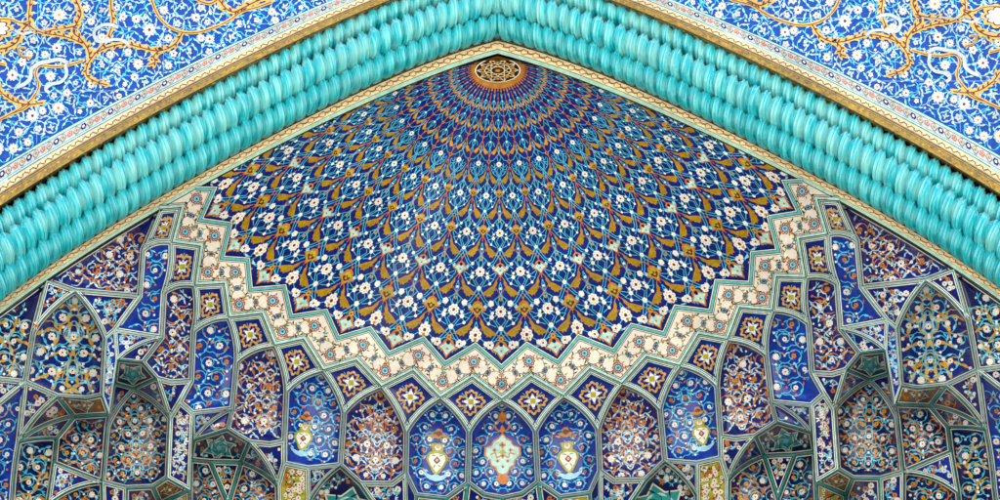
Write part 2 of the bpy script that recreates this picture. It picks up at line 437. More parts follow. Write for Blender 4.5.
SCROLL = {  # spacing, stem, leaf colours, second scroll (stem, leaves), blossoms, stem width
 'blue': (17.5, 'cyan', ['pale_blue', 'cyan', 'orange'], None, ['white', 'white', 'orange'], .85),
 'lattice': (20, 'orange', ['orange', 'gold', 'pale_blue'], ('pale_blue', ['white', 'pale_blue', 'white']), ['orange', 'white'], .85),
 'gold': (21.0, 'cyan', ['pale_blue', 'cyan', 'pale_blue'], ('gold', ['scroll_gold', 'gold']), ['white'], .85),
 'multi': (16.5, 'cyan', ['cyan', 'pale_blue', 'orange', 'gold'], ('orange', ['gold', 'orange']), ['white', 'white', 'gold'], .8),
 'goldbird': (19.0, 'cyan', ['cyan', 'pale_blue'], ('gold', ['scroll_gold', 'gold', 'gold']), ['white'], .85),
}
def scrolls(T, P, sty, axis=None, avoid=(), seed=0, spk=1.0):
    D, st, lv, second, blos, w = SCROLL[sty]; D *= spk
    ax = axis or ((sum(p[0] for p in P) / len(P) + .8, min(p[1] for p in P) + 1.0), (0.05, 0.9987))
    (ox, oy), (ux, uy) = ax
    def pt(u, t): return (ox + ux * t - uy * u, oy + uy * t + ux * u)
    def layer(D, off, st, lv, lay, flowers, w, turns, big):
        for k in range(-2, 24):
            for j in range(-9, 10):
                col = j + ((k + off) % 2) * .5
                m = abs(col) if axis else col
                q = random.Random(hash((seed, k, int(m * 2), off, 5)))
                v1, v2, v3 = q.random(), q.random(), q.random()
                hand = (1 if (col > 0 or not axis) else -1) * (1 if (k + int(m)) % 2 else -1)
                sgn = 1 if (col >= 0 or not axis) else -1
                c = pt(col * D + (v1 - .5) * D * .14 * sgn * (col != 0), (k + .5 + .5 * off) * D * .86 + (v2 - .5) * D * .14)
                if not inside(c, P) or any(math.hypot(c[0] - g[0], c[1] - g[1]) < g[2] + D * .22 for g in avoid): continue
                hands = (hand,) if col != 0 or not axis else (1, -1)
                R_ = D * (.47 if len(hands) == 1 else .40)
                base = atan2(-uy, -ux)
                for hd in hands:
                    path = []; a0 = base + hd * (2.3 if len(hands) == 1 else .5)
                    for i in range(19):
                        t = i / 18; r = R_ * (1.08 - .62 * t); a = a0 + hd * t * 2 * pi * turns
                        path.append((c[0] + r * cos(a), c[1] + r * sin(a)))
                    T.ribbon(path, w, st, lay)
                    for n_, i in enumerate(range(1, 18, 3 if not big else 4)):
                        an = atan2(path[i + 1][1] - path[i - 1][1], path[i + 1][0] - path[i - 1][0])
                        s_ = hd if n_ % 2 else -hd; L_ = D * (.27 if not big else .36) * (.8 + .4 * ((v3 * 10 + n_ * .37) % 1))
                        m_ = lv[(int(v3 * 97) + n_) % len(lv)]
                        T.poly(tear(path[i], an + s_ * .85, L_, L_ * (.36 if not big else .42), -.35 * s_), m_, lay + 1)
                    # tendril out to the next scroll
                    e = path[0]; a = atan2(path[0][1] - path[1][1], path[0][0] - path[1][0])
                    T.ribbon(bez(e, (e[0] + D * .42 * cos(a + hd * .3), e[1] + D * .42 * sin(a + hd * .3)), .2 * hd, 5), w, st, lay)
                if flowers:
                    b = flowers[int(v2 * 31) % len(flowers)]; r = D * (.2 if len(hands) == 1 else .17)
                    if b == 'white': flower(T, c, r * (.95 if v1 > .3 else .7), lay + 3, 'white', 'brown', 8)
                    else: flower(T, c, r * .7, lay + 3, b, 'brown' if b != 'white' else 'orange', 6, 'brown')
                # small buds in the gaps
                for du, dt in ((.5, .02), (0, .52)):
                    g = pt(col * D + du * D * sgn, (k + .5 + .5 * off + dt / .86 * .9) * D * .86)
                    if inside(g, P) and not any(math.hypot(g[0] - h[0], g[1] - h[1]) < h[2] for h in avoid):
                        bud(T, g, D * .075, lay + 4, ('white', 'orange', 'white', 'pale_blue')[int(v1 * 40) % 4])
    if second: layer(D * (.80 if sty == 'lattice' else 1.25), 1, second[0], second[1], 2, None, w * (1.1 if sty == 'lattice' else 1.5), .8, sty in ('gold', 'goldbird'))
    layer(D, 0, st, lv, 4, blos, w, 1.05, False)

# ------------------------------------------------------------------ half dome
O1 = [(499.5, 368), (558, 363), (614, 351.5), (664.5, 334.5), (711, 312), (751, 284), (779, 251.5), (800, 213), (812, 172)]
I1 = [(527, 345), (579, 337.5), (632, 326), (676, 307.5), (717, 282), (753, 254), (770, 218), (785.5, 182.5)]
so = [S(*p) for p in O1]; so[0] = (0.0, so[0][1]); si = [S(*p) for p in I1]
wo = vault_pt(so); wi = vault_pt(si)
def pol(W): return np.arctan2(W[:, 0], W[:, 1] - YAX), np.hypot(W[:, 0], W[:, 1] - YAX)
tho, ro = pol(wo); thi, ri = pol(wi)
aa = np.sort(np.concatenate([np.arange(8), np.arange(8) + .5]))
th_a = np.empty(16); th_a[0::2] = tho[:8]; th_a[1::2] = thi[:8]
# smooth monotone angle, and the star's outer radius in every direction
cth = np.polyfit(np.concatenate([-aa[1:], aa]), np.concatenate([-th_a[1:], th_a]), 3)
TH = np.poly1d(cth)
crr = np.polyfit(np.concatenate([-np.arange(8)[1:], np.arange(8)]), np.concatenate([ro[1:8], ro[:8]]), 4)
RO = np.poly1d(crr)
AMAX = 8.6
def dome_map(P, lift):
    """P: (sector number, radius as a share of the star's outer radius)"""
    a = P[:, 0]; rho = P[:, 1]
    th = TH(np.clip(a, -9.2, 9.2)); r = np.abs(rho) * RO(np.clip(a, -9.2, 9.2))
    W = np.stack([r * np.sin(th), YAX + r * np.cos(th), Zp(r)], 1)
    d = CAM - W; d /= np.linalg.norm(d, axis=1)[:, None]
    return W + d * np.asarray(lift)[:, None]
# radius shares for rows measured on the centre line
def row_rho(y):
    W = vault_pt([(0.0, S(499, y)[1])]); return float((W[0, 1] - YAX) / RO(0))

def cut_front(W, Fc, M):
    """clip mapped faces with the arch plane y = 0.004"""
    V = [tuple(v) for v in W]; F2, M2 = [], []
    for f, m in zip(Fc, M):
        ys = [V[i][1] for i in f]
        if min(ys) >= 0.004: F2.append(f); M2.append(m); continue
        if max(ys) < 0.004: continue
        out = []
        for j in range(len(f)):
            p, q = V[f[j - 1]], V[f[j]]; a, b = p[1] - .004, q[1] - .004
            if (a >= 0) != (b >= 0):
                t = a / (a - b); out.append(tuple(p[k] + (q[k] - p[k]) * t for k in range(3)))
            if b >= 0: out.append(q)
        if len(out) >= 3:
            i0 = len(V); V.extend(out); F2.append(list(range(i0, i0 + len(out)))); M2.append(m)
    return np.array(V), F2, M2

def build_dome():
    root = thing('half_dome', 'cobalt half dome of radiating flower mosaic filling the middle of the arch', 'dome', (0, YAX, float(Zp(0))))
    org = root.location
    # star outline in (a, rho)
    def bound(a):
        k = a % 1.0; j = int(math.floor(a)); return None
    # shell: polar grid out to just under the frieze
    na, nr = 150, 46
    A = np.linspace(-9.0, 9.0, na + 1); R_ = np.linspace(0.0, 1.06, nr + 1)
    G = np.array([(a, r) for r in R_ for a in A]); W = dome_map(G, np.zeros(len(G)))
    fc = []; 
    for i in range(nr):
        for j in range(na):
            p = i * (na + 1) + j; fc.append([p, p + 1, p + na + 2, p + na + 1])
    # drop what lies outside the star (the frieze carries on there)
    star = [(X, Y) for X, Y in outline_star(2.0)]
    sg = to_sight(W)
    keep = []
    for f in fc:
        if any(inside((sg[i][0], sg[i][1]), star) for i in f): keep.append(f)
    shell = cut_front(W, keep, ['cobalt'] * len(keep))
    T = Sheet(dome_map)
    asp = float(RO(0) * (TH(1) - TH(0)))           # metres per sector at rho = 1
    rad = float(RO(0)) * 1.12                       # metres per unit rho along the slope
    # rows of palmettes: (y on the centre line, on a whole sector?)
    rows = [(98, True), (116.5, False), (138, True), (162, False), (193, True), (230, False), (269, True), (308.5, False), (349, True)]
    rr = [(row_rho(y), ax) for y, ax in rows]
    for i, (rho, ax) in enumerate(rr):
        nxt = rr[i + 1][0] if i + 1 < len(rr) else 1.06
        h = nxt - rho; last = i == len(rr) - 1
        prev = rr[i - 1][0] if i else rho - h * .9
        ks = [k + (0 if ax else .5) for k in range(-9, 10)]
        size = asp * rho                            # metres per sector here
        for a0 in ks:
            if abs(a0) > 9.01: continue
            def L(u, t):                            # u in half sectors, t in rows
                return (a0 + u * .5, rho + t * h)
            def rs(path): return [L(u, t) for u, t in path]
            def wr(path, w, mat, layer=1):          # ribbon with width w in metres
                pts = rs(path); n = len(pts); P1, P2 = [], []
                for q in range(n):
                    a_, b_ = pts[max(0, q - 1)], pts[min(n - 1, q + 1)]
                    sx = asp * pts[q][1]
                    dx, dy = (b_[0] - a_[0]) * sx, (b_[1] - a_[1]) * rad; d = math.hypot(dx, dy) or 1e-6
                    ox, oy = -dy / d * w / 2 / sx, dx / d * w / 2 / rad
                    P1.append((pts[q][0] + ox, pts[q][1] + oy)); P2.append((pts[q][0] - ox, pts[q][1] - oy))
                for q in range(n - 1): T.poly([P1[q], P1[q + 1], P2[q + 1], P2[q]], mat, layer)
            def fl(c, r, fn, *ar, **kw):            # draw with fn around a point in true metres
                u, t = c; C = L(u, t); sx = asp * C[1]
                class Q:
                    pass
                q = Q(); q.n = 0
                def poly(pts, mat, layer=1): T.poly([(C[0] + x / sx, C[1] + y / rad) for x, y in pts], mat, layer)
                q.poly = poly
                fn(q, (0.0, 0.0), r, *ar, **kw)
            hm = h * rad
            sc = min(hm / 1.0, size) if True else 1
            k_ = min(size * .62, hm)                # motif scale in metres
            sw = .0085 if rho > .35 else (.007 if rho > .2 else .0055)
            rich = rho > .42; mid = rho > .27
            # palmette
            if not mid:
                fl((0, 0), k_ * .15, lambda q, c, r: (q.poly([(0, -r * 1.5), (r, 0), (0, r * 1.5), (-r, 0)], 'orange', 4), q.poly(circ(c, r * .4, 5), 'brown', 5)))
            elif not rich:
                fl((0, 0), k_ * .17, lambda q, c, r: (q.poly([(0, -r * 1.3), (r, 0), (0, r * 1.3), (-r, 0)], 'orange', 4), q.poly(circ(c, r * .5, 6), 'brown', 5)))
            else:
                fl((0, .02), k_ * (.26 if not last else .25), palmette, pi / 2 if not last else pi / 2, 4, 1 if (i in (4, 5, 7)) else 0)
            if last:
                for s in (-1, 1):
                    fl((s * .42, -.1), k_ * .12, flower, 4, 'white', 'brown', 6)
                fl((0, -.26), k_ * .085, bud, 5, 'gold', 'brown')
                for s in (-1, 1):
                    wr([(0, -.26), (s * .3, -.2), (s * .45, -.1), (s * .3, .1)], sw, 'cyan')
                    wr([(s * .42, -.1), (s * .75, -.02), (s * .95, -.1)], sw, 'cyan')
                    T.poly([L(s * .62, -.02), L(s * .82, .02), L(s * .9, -.06), L(s * .75, -.06)], 'pale_blue', 2)
            # main flower beside the palmette
            fr = k_ * (.195 if rich else (.21 if mid else .10))
            ft = .08 if not last else -.36
            if a0 == ks[0]: fl((-1, ft), fr, flower, 4, 'white', 'brown', 8) if mid else fl((-1, ft), fr, bud, 4, 'white')
            if mid: fl((1, ft), fr, flower, 4, 'white', 'brown', 8)
            else: fl((1, ft + .1), fr, bud, 4, 'white')
            if last: continue
            # stem under the palmette and orange lattice
            wr([(0, -.28), (0, 0), (0, .3)], sw * .9, 'orange', 2)
            for s in (-1, 1):
                wr([(0, .16), (s * .1, .22), (s * .2, .3)], sw * .9, 'orange', 2); wr([(s * .8, .64), (s * .93, .7), (s * 1, .8)], sw * .9, 'orange', 2); wr([(s * .2, .5), (s * .05, .62), (s * .1, .76)], sw * .8, 'orange', 2)
                # gold leaf
                e = .055
                def wing(g, m, lay):
                    P_ = [(.19 - g, .27 - g), (.26 + g, .37 - g), (.35, .45 - g), (.47, .49 - g), (.58, .53 - g), (.68, .58 - g), (.82 + g, .64), (.72, .655 + g), (.64, .66 + g), (.60, .71 + g), (.53, .67 + g), (.46, .70 + g), (.41, .64 + g), (.34 - g, .62), (.32 - g, .55), (.24 - g, .54 + g), (.25 - g, .46), (.17 - g, .38)]
                    T.poly(rs([(s * u, t) for u, t in P_]), m, lay)
                wing(.018, 'orange', 3); wing(-.005, 'olive_gold' if rho > .3 else 'gold', 4)
                if rich: wr([(s * .22, .36), (s * .36, .54), (s * .64, .62)], sw * .5, 'orange', 5)
                # cyan stems
                wr([(s * 1, .12), (s * .8, .3), (s * 1, .46), (s * 1.25, .66)], sw, 'cyan')
                wr([(s * 1, .12), (s * .6, .24), (s * .5, .38)], sw, 'cyan')
                wr([(0, .34), (s * .08, .5), (0, .66)], sw, 'cyan', 2)
                wr([(0, .66), (s * .3, .8), (s * .55, .94), (s * .9, .97)], sw, 'cyan', 2)
                if mid: wr([(0, .66), (s * .12, .85), (0, 1.05)], sw, 'cyan', 2)
                if mid:
                    wr([(s * .36, 1.0), (s * .7, .86), (s * 1.0, .62)], sw, 'cyan')
                    wr([(s * .25, .1), (s * .5, .18), (s * .8, .04)], sw, 'cyan')
                wr([(s * .75, -.2), (s * .9, -.05), (s * 1, .08)], sw, 'cyan')
                if mid:
                    wr([(s * .3, .26), (s * .5, .38), (s * .8, .46)], sw, 'cyan')
                    pass
                    if rich: fl((s * .5, .38), k_ * .06, bud, 4, 'white')
                    wr([(s * .55, .04), (s * .66, .26), (s * .84, .42), (s * 1, .62)], sw, 'cyan')
                    wr([(s * 1, .46), (s * .84, .62), (s * .62, .82), (s * .42, .88)], sw, 'cyan')
                    wr([(s * .2, .14), (s * .34, .26), (s * .62, .22)], sw, 'cyan')
                    wr([(s * .55, .94), (s * .74, 1.0), (s * .8, 1.14)], sw, 'cyan')

                if rich:
                    fl((s * .62, .22), k_ * .085, bud, 4, 'white')
                    fl((s * .42, .88), k_ * (.09 if i != 6 else .13), bud, 4, 'white')
                    fl((s * .35, 1.12), k_ * .07, bud, 4, 'white')
                    T.poly(rs([(s * .2, .0), (s * .34, -.1), (s * .42, -.02), (s * .3, .06)]), 'pale_blue', 2)
                elif mid:
                    fl((s * .45, .9), k_ * .06, bud, 4, 'white')
            if rich: fl((1, .5), k_ * .095, bud, 4, 'white'); fl((0, .5), k_ * .055, bud, 5, 'white'); fl((0, .78), k_ * .06, bud, 5, 'gold', 'brown')
            elif mid: fl((1, .45), k_ * .05, bud, 4, 'pale_blue')
            if not mid: wr([(1, .1), (1, .5), (1, .9)], sw * .7, 'cyan')
    # gold spikes round the rosette
    r0 = .262 / float(RO(0)); q1 = (row_rho(96) - r0) / 1
    for k in range(-18, 19):
        a = k / 2
        e = r0 + q1 * (.85 if k % 2 else .6)
        T.poly([(a - .25, r0 * .95), (a - .20, r0 + q1 * .3), (a - .08, r0 + q1 * .4), (a - .13, r0 + q1 * .55), (a, e), (a + .13, r0 + q1 * .55), (a + .08, r0 + q1 * .4), (a + .20, r0 + q1 * .3), (a + .25, r0 * .95)], 'amber', 6)
        if k % 2: T.poly([(a - .06, r0 + q1 * .95), (a, r0 + q1 * .8), (a + .06, r0 + q1 * .95), (a, r0 + q1 * 1.15)], 'orange', 6)
    A_ = np.linspace(-9, 9, 73)
    for j in range(72): T.poly([(A_[j], r0 * .8), (A_[j + 1], r0 * .8), (A_[j + 1], r0 + q1 * .22), (A_[j], r0 + q1 * .22)], 'amber', 7)
    W, fc, ms = T.arrays()
    sg = to_sight(W); star2 = outline_star(2.0)
    ins = [inside((p[0], p[1]), star2) for p in sg]
    sel = [i for i, f in enumerate(fc) if all(ins[j] for j in f)]
    mosaic = cut_front(W, [fc[i] for i in sel], [ms[i] for i in sel])
    cv = [(0.0, 0.0)] + [(r * cos(t), r * sin(t)) for r in (.15, .3, .5, .75) for t in np.linspace(0, 2 * pi, 41)[:-1]]
    cw = np.array([[x, YAX + y, float(Zp(math.hypot(x, y))) + .004 - (.008 if math.hypot(x, y) < .31 else 0)] for x, y in cv]); cf = [[0, 1 + k, 1 + (k + 1) % 40] for k in range(40)]
    for q in range(3): cf += [[1 + q * 40 + k, 1 + q * 40 + (k + 1) % 40, 41 + q * 40 + (k + 1) % 40, 41 + q * 40 + k] for k in range(40)]
    cap = cut_front(cw, cf, ['amber'] * 80 + ['cobalt'] * (len(cf) - 80))
    mesh_obj('mosaic_shell', [shell, cap, mosaic], org, root)
    # rosette at the crown: dark disc with white strapwork stars
    R = Sheet(lambda P, l: flat_rosette(P, l))
    rr0 = 1.0
    R.poly(circ((0, 0), 1.0, 48), 'ink', 6)
    for k in range(48):
        a, b = 2 * pi * k / 48, 2 * pi * (k + 1) / 48
        R.poly([(cos(a), sin(a)), (cos(b), sin(b)), (.94 * cos(b), .94 * sin(b)), (.94 * cos(a), .94 * sin(a))], 'ivory', 9)
    def nodes(n, r, a0): return [(r * cos(a0 + 2 * pi * i / n), r * sin(a0 + 2 * pi * i / n)) for i in range(n)]
    q = nodes(10, .92, 0)
    for i in range(10):
        for st in (3, 4):
            R.ribbon([(q[i][0] * (1 - t / 8) + q[(i + st) % 10][0] * t / 8, q[i][1] * (1 - t / 8) + q[(i + st) % 10][1] * t / 8) for t in range(9)], .038, 'tan', 8)
    for c in [(0, 0)] + nodes(10, .68, pi / 10):
        R.poly(circ(c, .13 if c != (0, 0) else .2, 6), 'brown', 9); R.poly(circ(c, .08 if c != (0, 0) else .12, 6), 'gold', 10)
    mesh_obj('rosette', [cut_front(*R.arrays())], org, root)
    return root
def flat_rosette(P, lift):
    rad = 0.275
    W = np.stack([P[:, 0] * rad, YAX + .01 + P[:, 1] * rad * .70, np.zeros(len(P))], 1)
    W[:, 2] = Zp(0.25) - .01 - np.asarray(lift) * 1.2
    return W

def outline_star(grow=0.0):
    pts = []
    for k in range(8):
        pts.append(so[k]); pts.append(si[k])
    pts = [(0.0, pts[0][1])] + pts[1:]
    pts.append((si[7][0] + 14, si[7][1] - 3)); pts.append((310.0, -140.0)); pts.append((0.0, -215.0))
    full = pts + [(-x, y) for x, y in pts[::-1] if x > 0.01]
    # remove duplicate centre
    return inset(full, -grow) if grow else full

# ------------------------------------------------------------------ zigzag frieze
PT = {
 'a0': (499.2, 400), 'a1': (563.5, 396.5), 'a2': (622, 384), 'a3': (680, 366), 'a4': (728, 340), 'a5': (773, 311), 'a6': (806.5, 278), 'a7': (828.5, 234.5), 'a8': (839, 198),
 'i0': (531, 377), 'i1': (590, 369), 'i2': (646.5, 357), 'i3': (699, 334.6), 'i4': (740, 308), 'i5': (777, 277), 'i6': (800, 239), 'i7': (818.5, 200),
 'b0': (535.5, 431), 'b1': (598, 429), 'b2': (660, 409), 'b3': (717, 386), 'b4': (766, 355), 'b5': (808.5, 323.5), 'b6': (837, 284), 'b7': (857, 241),
 'c0': (538, 482), 'c1': (600, 471), 'c2': (665, 461), 'c3': (720.5, 436), 'c3b': (721, 458), 'm4': (771.5, 402), 'c5': (812, 373), 'c6': (840.5, 329),
 'n0': (502.4, 498), 'n0a': (522, 494), 'n1a': (590, 493), 'n1b': (560, 497), 'n2b': (645, 480), 'n2c': (614, 481), 'n3': (697, 463.5),
 'n4a': (777, 422), 'n4b': (755, 436), 'n4c': (735, 438.5), 'n5a': (824, 394), 'n5b': (811, 405.5), 'n6a': (860, 353), 'n6b': (846, 370), 'n6c': (832, 374),
 'n7a': (861.5, 287), 'n7b': (887, 320.5), 'e1c': (885, 227), 'e2c': (920, 247), 'q': (954, 267.5), 'r': (925.5, 280), 't1': (896.5, 328),
 'p1b': (885.5, 350), 'p1r': (901, 385), 'p1t': (894.5, 404.5), 's': (968.5, 320), 'v1': (978, 370), 'b1a': (946, 385), 'b1c': (917, 388),
 'e3c': (1002, 301), 'e4c': (1035, 326), 'E1': (1040, 362), 's1a': (889, 374), 's1b': (870, 380), 'v1t': (834, 409.5), 'k2': (897, 417),
 'x1b': (903, 472), 'b2b': (880, 478.5), 'b2c': (853, 478), 'e0': (838, 469), 'p2t': (816, 482), 't3': (811, 432), 's2a': (815, 452), 's2b': (795, 454.5),
 's2c': (764, 456), 'v4t': (728, 480), 'v5t': (778, 498), 'z1': (776, 530), 'z2': (728, 530), 'z3': (818, 530), 'z4': (697, 530), 't6': (697, 495), 'z5': (612, 530),
 'z6': (600, 530), 'z7': (592, 530), 'z8': (560, 530), 'z9': (545, 530), 'z10': (502.8, 530), 'w': (930, 406), 'w1t': (986, 429.5), 'x': (948, 427), 'xr': (951, 452),
 'x2b': (958, 492), 'z11': (962, 530), 'z12': (903, 530), 'y1': (994, 486), 'z13': (1000, 530), 'z14': (882, 530), 'h': (846, 495), 'z15': (845, 530),
 'E2': (1040, 418), 'E3': (1040, 530),
}
SP = {k: S(*v) for k, v in PT.items()}
for k in ('a0', 'n0', 'z10'): SP[k] = (0.0, SP[k][1])
for k in ('a8', 'e1c', 'e2c', 'q', 'e3c', 'e4c'):
    x, y = SP[k]; SP[k] = (x, float(CF(min(x, 520)) + max(0, x - 520) * .68))
# how far each corner stands out from (+) or behind (-) the vault, metres
OFF = {}
for k in ('n0', 'n0a', 'n1a', 'n1b', 'n2b', 'n2c', 'n3', 'n4a', 'n4b', 'n4c', 'n5a', 'n5b', 'n6a', 'n6b', 'n6c', 'b1a', 'b1c', 'b2b', 'b2c'): OFF[k] = 0.22
for k in ('c0', 'c1', 'c2', 'c3', 'c3b', 'm4', 'c5', 'c6', 'n7a', 'r', 'v1', 's'): OFF[k] = 0.18
for k in ('p1t', 'p2t'): OFF[k] = 0.55
for k in ('v1', 'b1a', 'b1c', 'p1r', 'p1b', 't1'): OFF[k] = 0.36
for k in ('n7b', 'e0'): OFF[k] = 0.22
for k in ('s1a', 's1b', 's2a', 's2b', 's2c', 'w', 'x', 'h'): OFF[k] = -0.55
for k in ('z1', 'z2', 'z3', 'z4', 'z5', 'z6', 'z7', 'z8', 'z9', 'z10', 'v5t', 'v4t'): OFF[k] = -0.05
TD = {}
def corner_t(k):
    if k not in TD:
        P = [SP[k]]; TD[k] = float(on_vault(P)[0]) - OFF.get(k, 0.0)
    return TD[k]
BULGE = {}
for k in range(8): BULGE[(f'a{k}', f'b{k}')] = ('up', 3.6)
for k in range(1, 9): BULGE[(f'a{k}', f'b{k-1}')] = ('left', 2.6)
BULGE[('a8', 'b7')] = ('left', 0.5)
BULGE[('r', 't1')] = ('left', 3.0); BULGE[('r', 's')] = ('up', 3.5); BULGE[('s1b', 'k2')] = ('up', 2.5); BULGE[('s1b', 'v1t')] = ('left', 3.0)
BULGE[('c6', 'p1b')] = ('up', 4.0); BULGE[('m4', 't3')] = ('up', 3.5); BULGE[('c2', 't6')] = ('up', 3.0); BULGE[('n4b', 'v4t')] = ('right', -3.0)
BULGE[('w', 'w1t')] = ('up', 4.0); BULGE[('b1a', 'w1t')] = ('up', 3.0); BULGE[('x1b', 'x2b')] = ('up', 5.0); BULGE[('x', 'w1t')] = ('up', 1.5)
BULGE[('s2c', 'v4t')] = ('left', 3.0); BULGE[('w1t', 'y1')] = ('up', 1.0)
def edge_pts(a, b):
    """points from a (included) to b (left out) along a shared, perhaps curved edge: (x, y, dist)"""
    flip = False; key = (a, b)
    if key not in BULGE and (b, a) in BULGE: key = (b, a); flip = True
    A, B = SP[key[0]], SP[key[1]]; ta, tb = corner_t(key[0]), corner_t(key[1])
    ln = math.hypot(B[0] - A[0], B[1] - A[1])
    n = max(1, int(round(ln / 3.0)))
    dx, dy = (B[0] - A[0]) / ln, (B[1] - A[1]) / ln; nx, ny = -dy, dx; g = 0.0
    if key in BULGE:
        w, g = BULGE[key]
        if w == 'up' and ny > 0 or w == 'left' and nx > 0 or w == 'right' and nx < 0: nx, ny = -nx, -ny
    out = []
    for i in range(n + 1):
        t = i / n; s = 4 * t * (1 - t) * g
        out.append((A[0] + (B[0] - A[0]) * t + nx * s, A[1] + (B[1] - A[1]) * t + ny * s, 1 / ((1 - t) / ta + t / tb)))
    if flip: out = out[::-1]
    return out[:-1]

def mvc(P, Q, val):
    """mean value interpolation of val at polygon Q to points P"""
    P = np.asarray(P, float); Q = np.asarray(Q, float)
    c = Q.mean(0); P = P + (c - P) * 1e-4
    D = Q[None] - P[:, None]; r = np.linalg.norm(D, axis=2) + 1e-9
    D2 = np.roll(D, -1, 1); r2 = np.roll(r, -1, 1)
    cr_ = D[..., 0] * D2[..., 1] - D[..., 1] * D2[..., 0]; dt = (D * D2).sum(2)
    tn = np.tan(np.arctan2(cr_, dt) / 2)
    w = (np.roll(tn, 1, 1) + tn) / r
    return (w * val).sum(1) / w.sum(1)
class Cell:
    def __init__(self, names, conc=None, closed_mirror=False):
        pts = []
        for i in range(len(names)):
            if closed_mirror and i == len(names) - 1: pts.append((SP[names[i]][0], SP[names[i]][1], corner_t(names[i])))
            else: pts += edge_pts(names[i], names[(i + 1) % len(names)])
        if closed_mirror:
            pts = pts + [(-x, y, t) for x, y, t in pts[::-1] if x > 0.01]
        self.full = pts
        self.P = [(p[0], p[1]) for p in pts]; self.inv = np.array([1 / p[2] for p in pts]); self.Q = np.array(self.P)
        c = self.Q.mean(0); self.c = (float(c[0]), float(c[1]))
        E0 = self.Q; E1 = np.roll(self.Q, -1, 0); self.E0, self.E = E0, E1 - E0
        g = np.array([(c + (q - c) * k) for q in self.Q for k in (0, .2, .4, .6)])
        self.smax = float(self.sdist(g).max())
        self.conc = (self.smax / 95.0) * (0.55 if conc is None else conc) * 2.1
    def sdist(self, P):
        P = np.asarray(P, float)
        w = P[:, None] - self.E0[None]; L2 = (self.E ** 2).sum(1)[None]
        t = np.clip((w * self.E[None]).sum(2) / L2, 0, 1)
        d = np.linalg.norm(w - t[..., None] * self.E[None], axis=2) + 1e-4
        ln = np.sqrt(L2)
        return (ln * d ** -4.0).sum(1) ** (-1 / 3.0)
    def fn(self, P, lift):
        P = np.asarray(P, float); t = 1 / mvc(P, self.Q, self.inv)
        b = np.clip(self.sdist(P) / self.smax, 0, 1)
        t = t + self.conc * np.sqrt(np.maximum(0, 1 - (1 - b) ** 2.2)); d = rays(P)
        return CAM + d * (t - np.asarray(lift))[:, None]
    def border(self, bands):
        """strips from the rib inwards; returns (part, inner outline)"""
        rings = [self.P]; m = []
        d = 0
        for w, mat in bands: d += w; rings.append(inset(self.P, d)); m.append(mat)
        V = [p for r in rings for p in r]; n = len(self.P); fc, ms = [], []
        for k in range(len(rings) - 1):
            for i in range(n):
                j = (i + 1) % n; fc.append([k * n + i, k * n + j, (k + 1) * n + j, (k + 1) * n + i]); ms.append(m[k])
        return (self.fn(V, np.zeros(len(V)) + .002), fc, ms), rings[-1]
    def field(self, ring, mat, steps=22):
        n = len(ring); V = []; c = self.c
        for k in range(steps):
            lam = 1 - (k / steps) ** 1.25
            V += [(c[0] + (p[0] - c[0]) * lam, c[1] + (p[1] - c[1]) * lam) for p in ring]
        V.append(c); fc = []
        for k in range(steps - 1):
            for i in range(n):
                j = (i + 1) % n; fc.append([k * n + i, k * n + j, (k + 1) * n + j, (k + 1) * n + i])
        for i in range(n): fc.append([(steps - 1) * n + i, (steps - 1) * n + (i + 1) % n, steps * n])
        return self.fn(V, np.zeros(len(V))), fc, [mat] * len(fc)

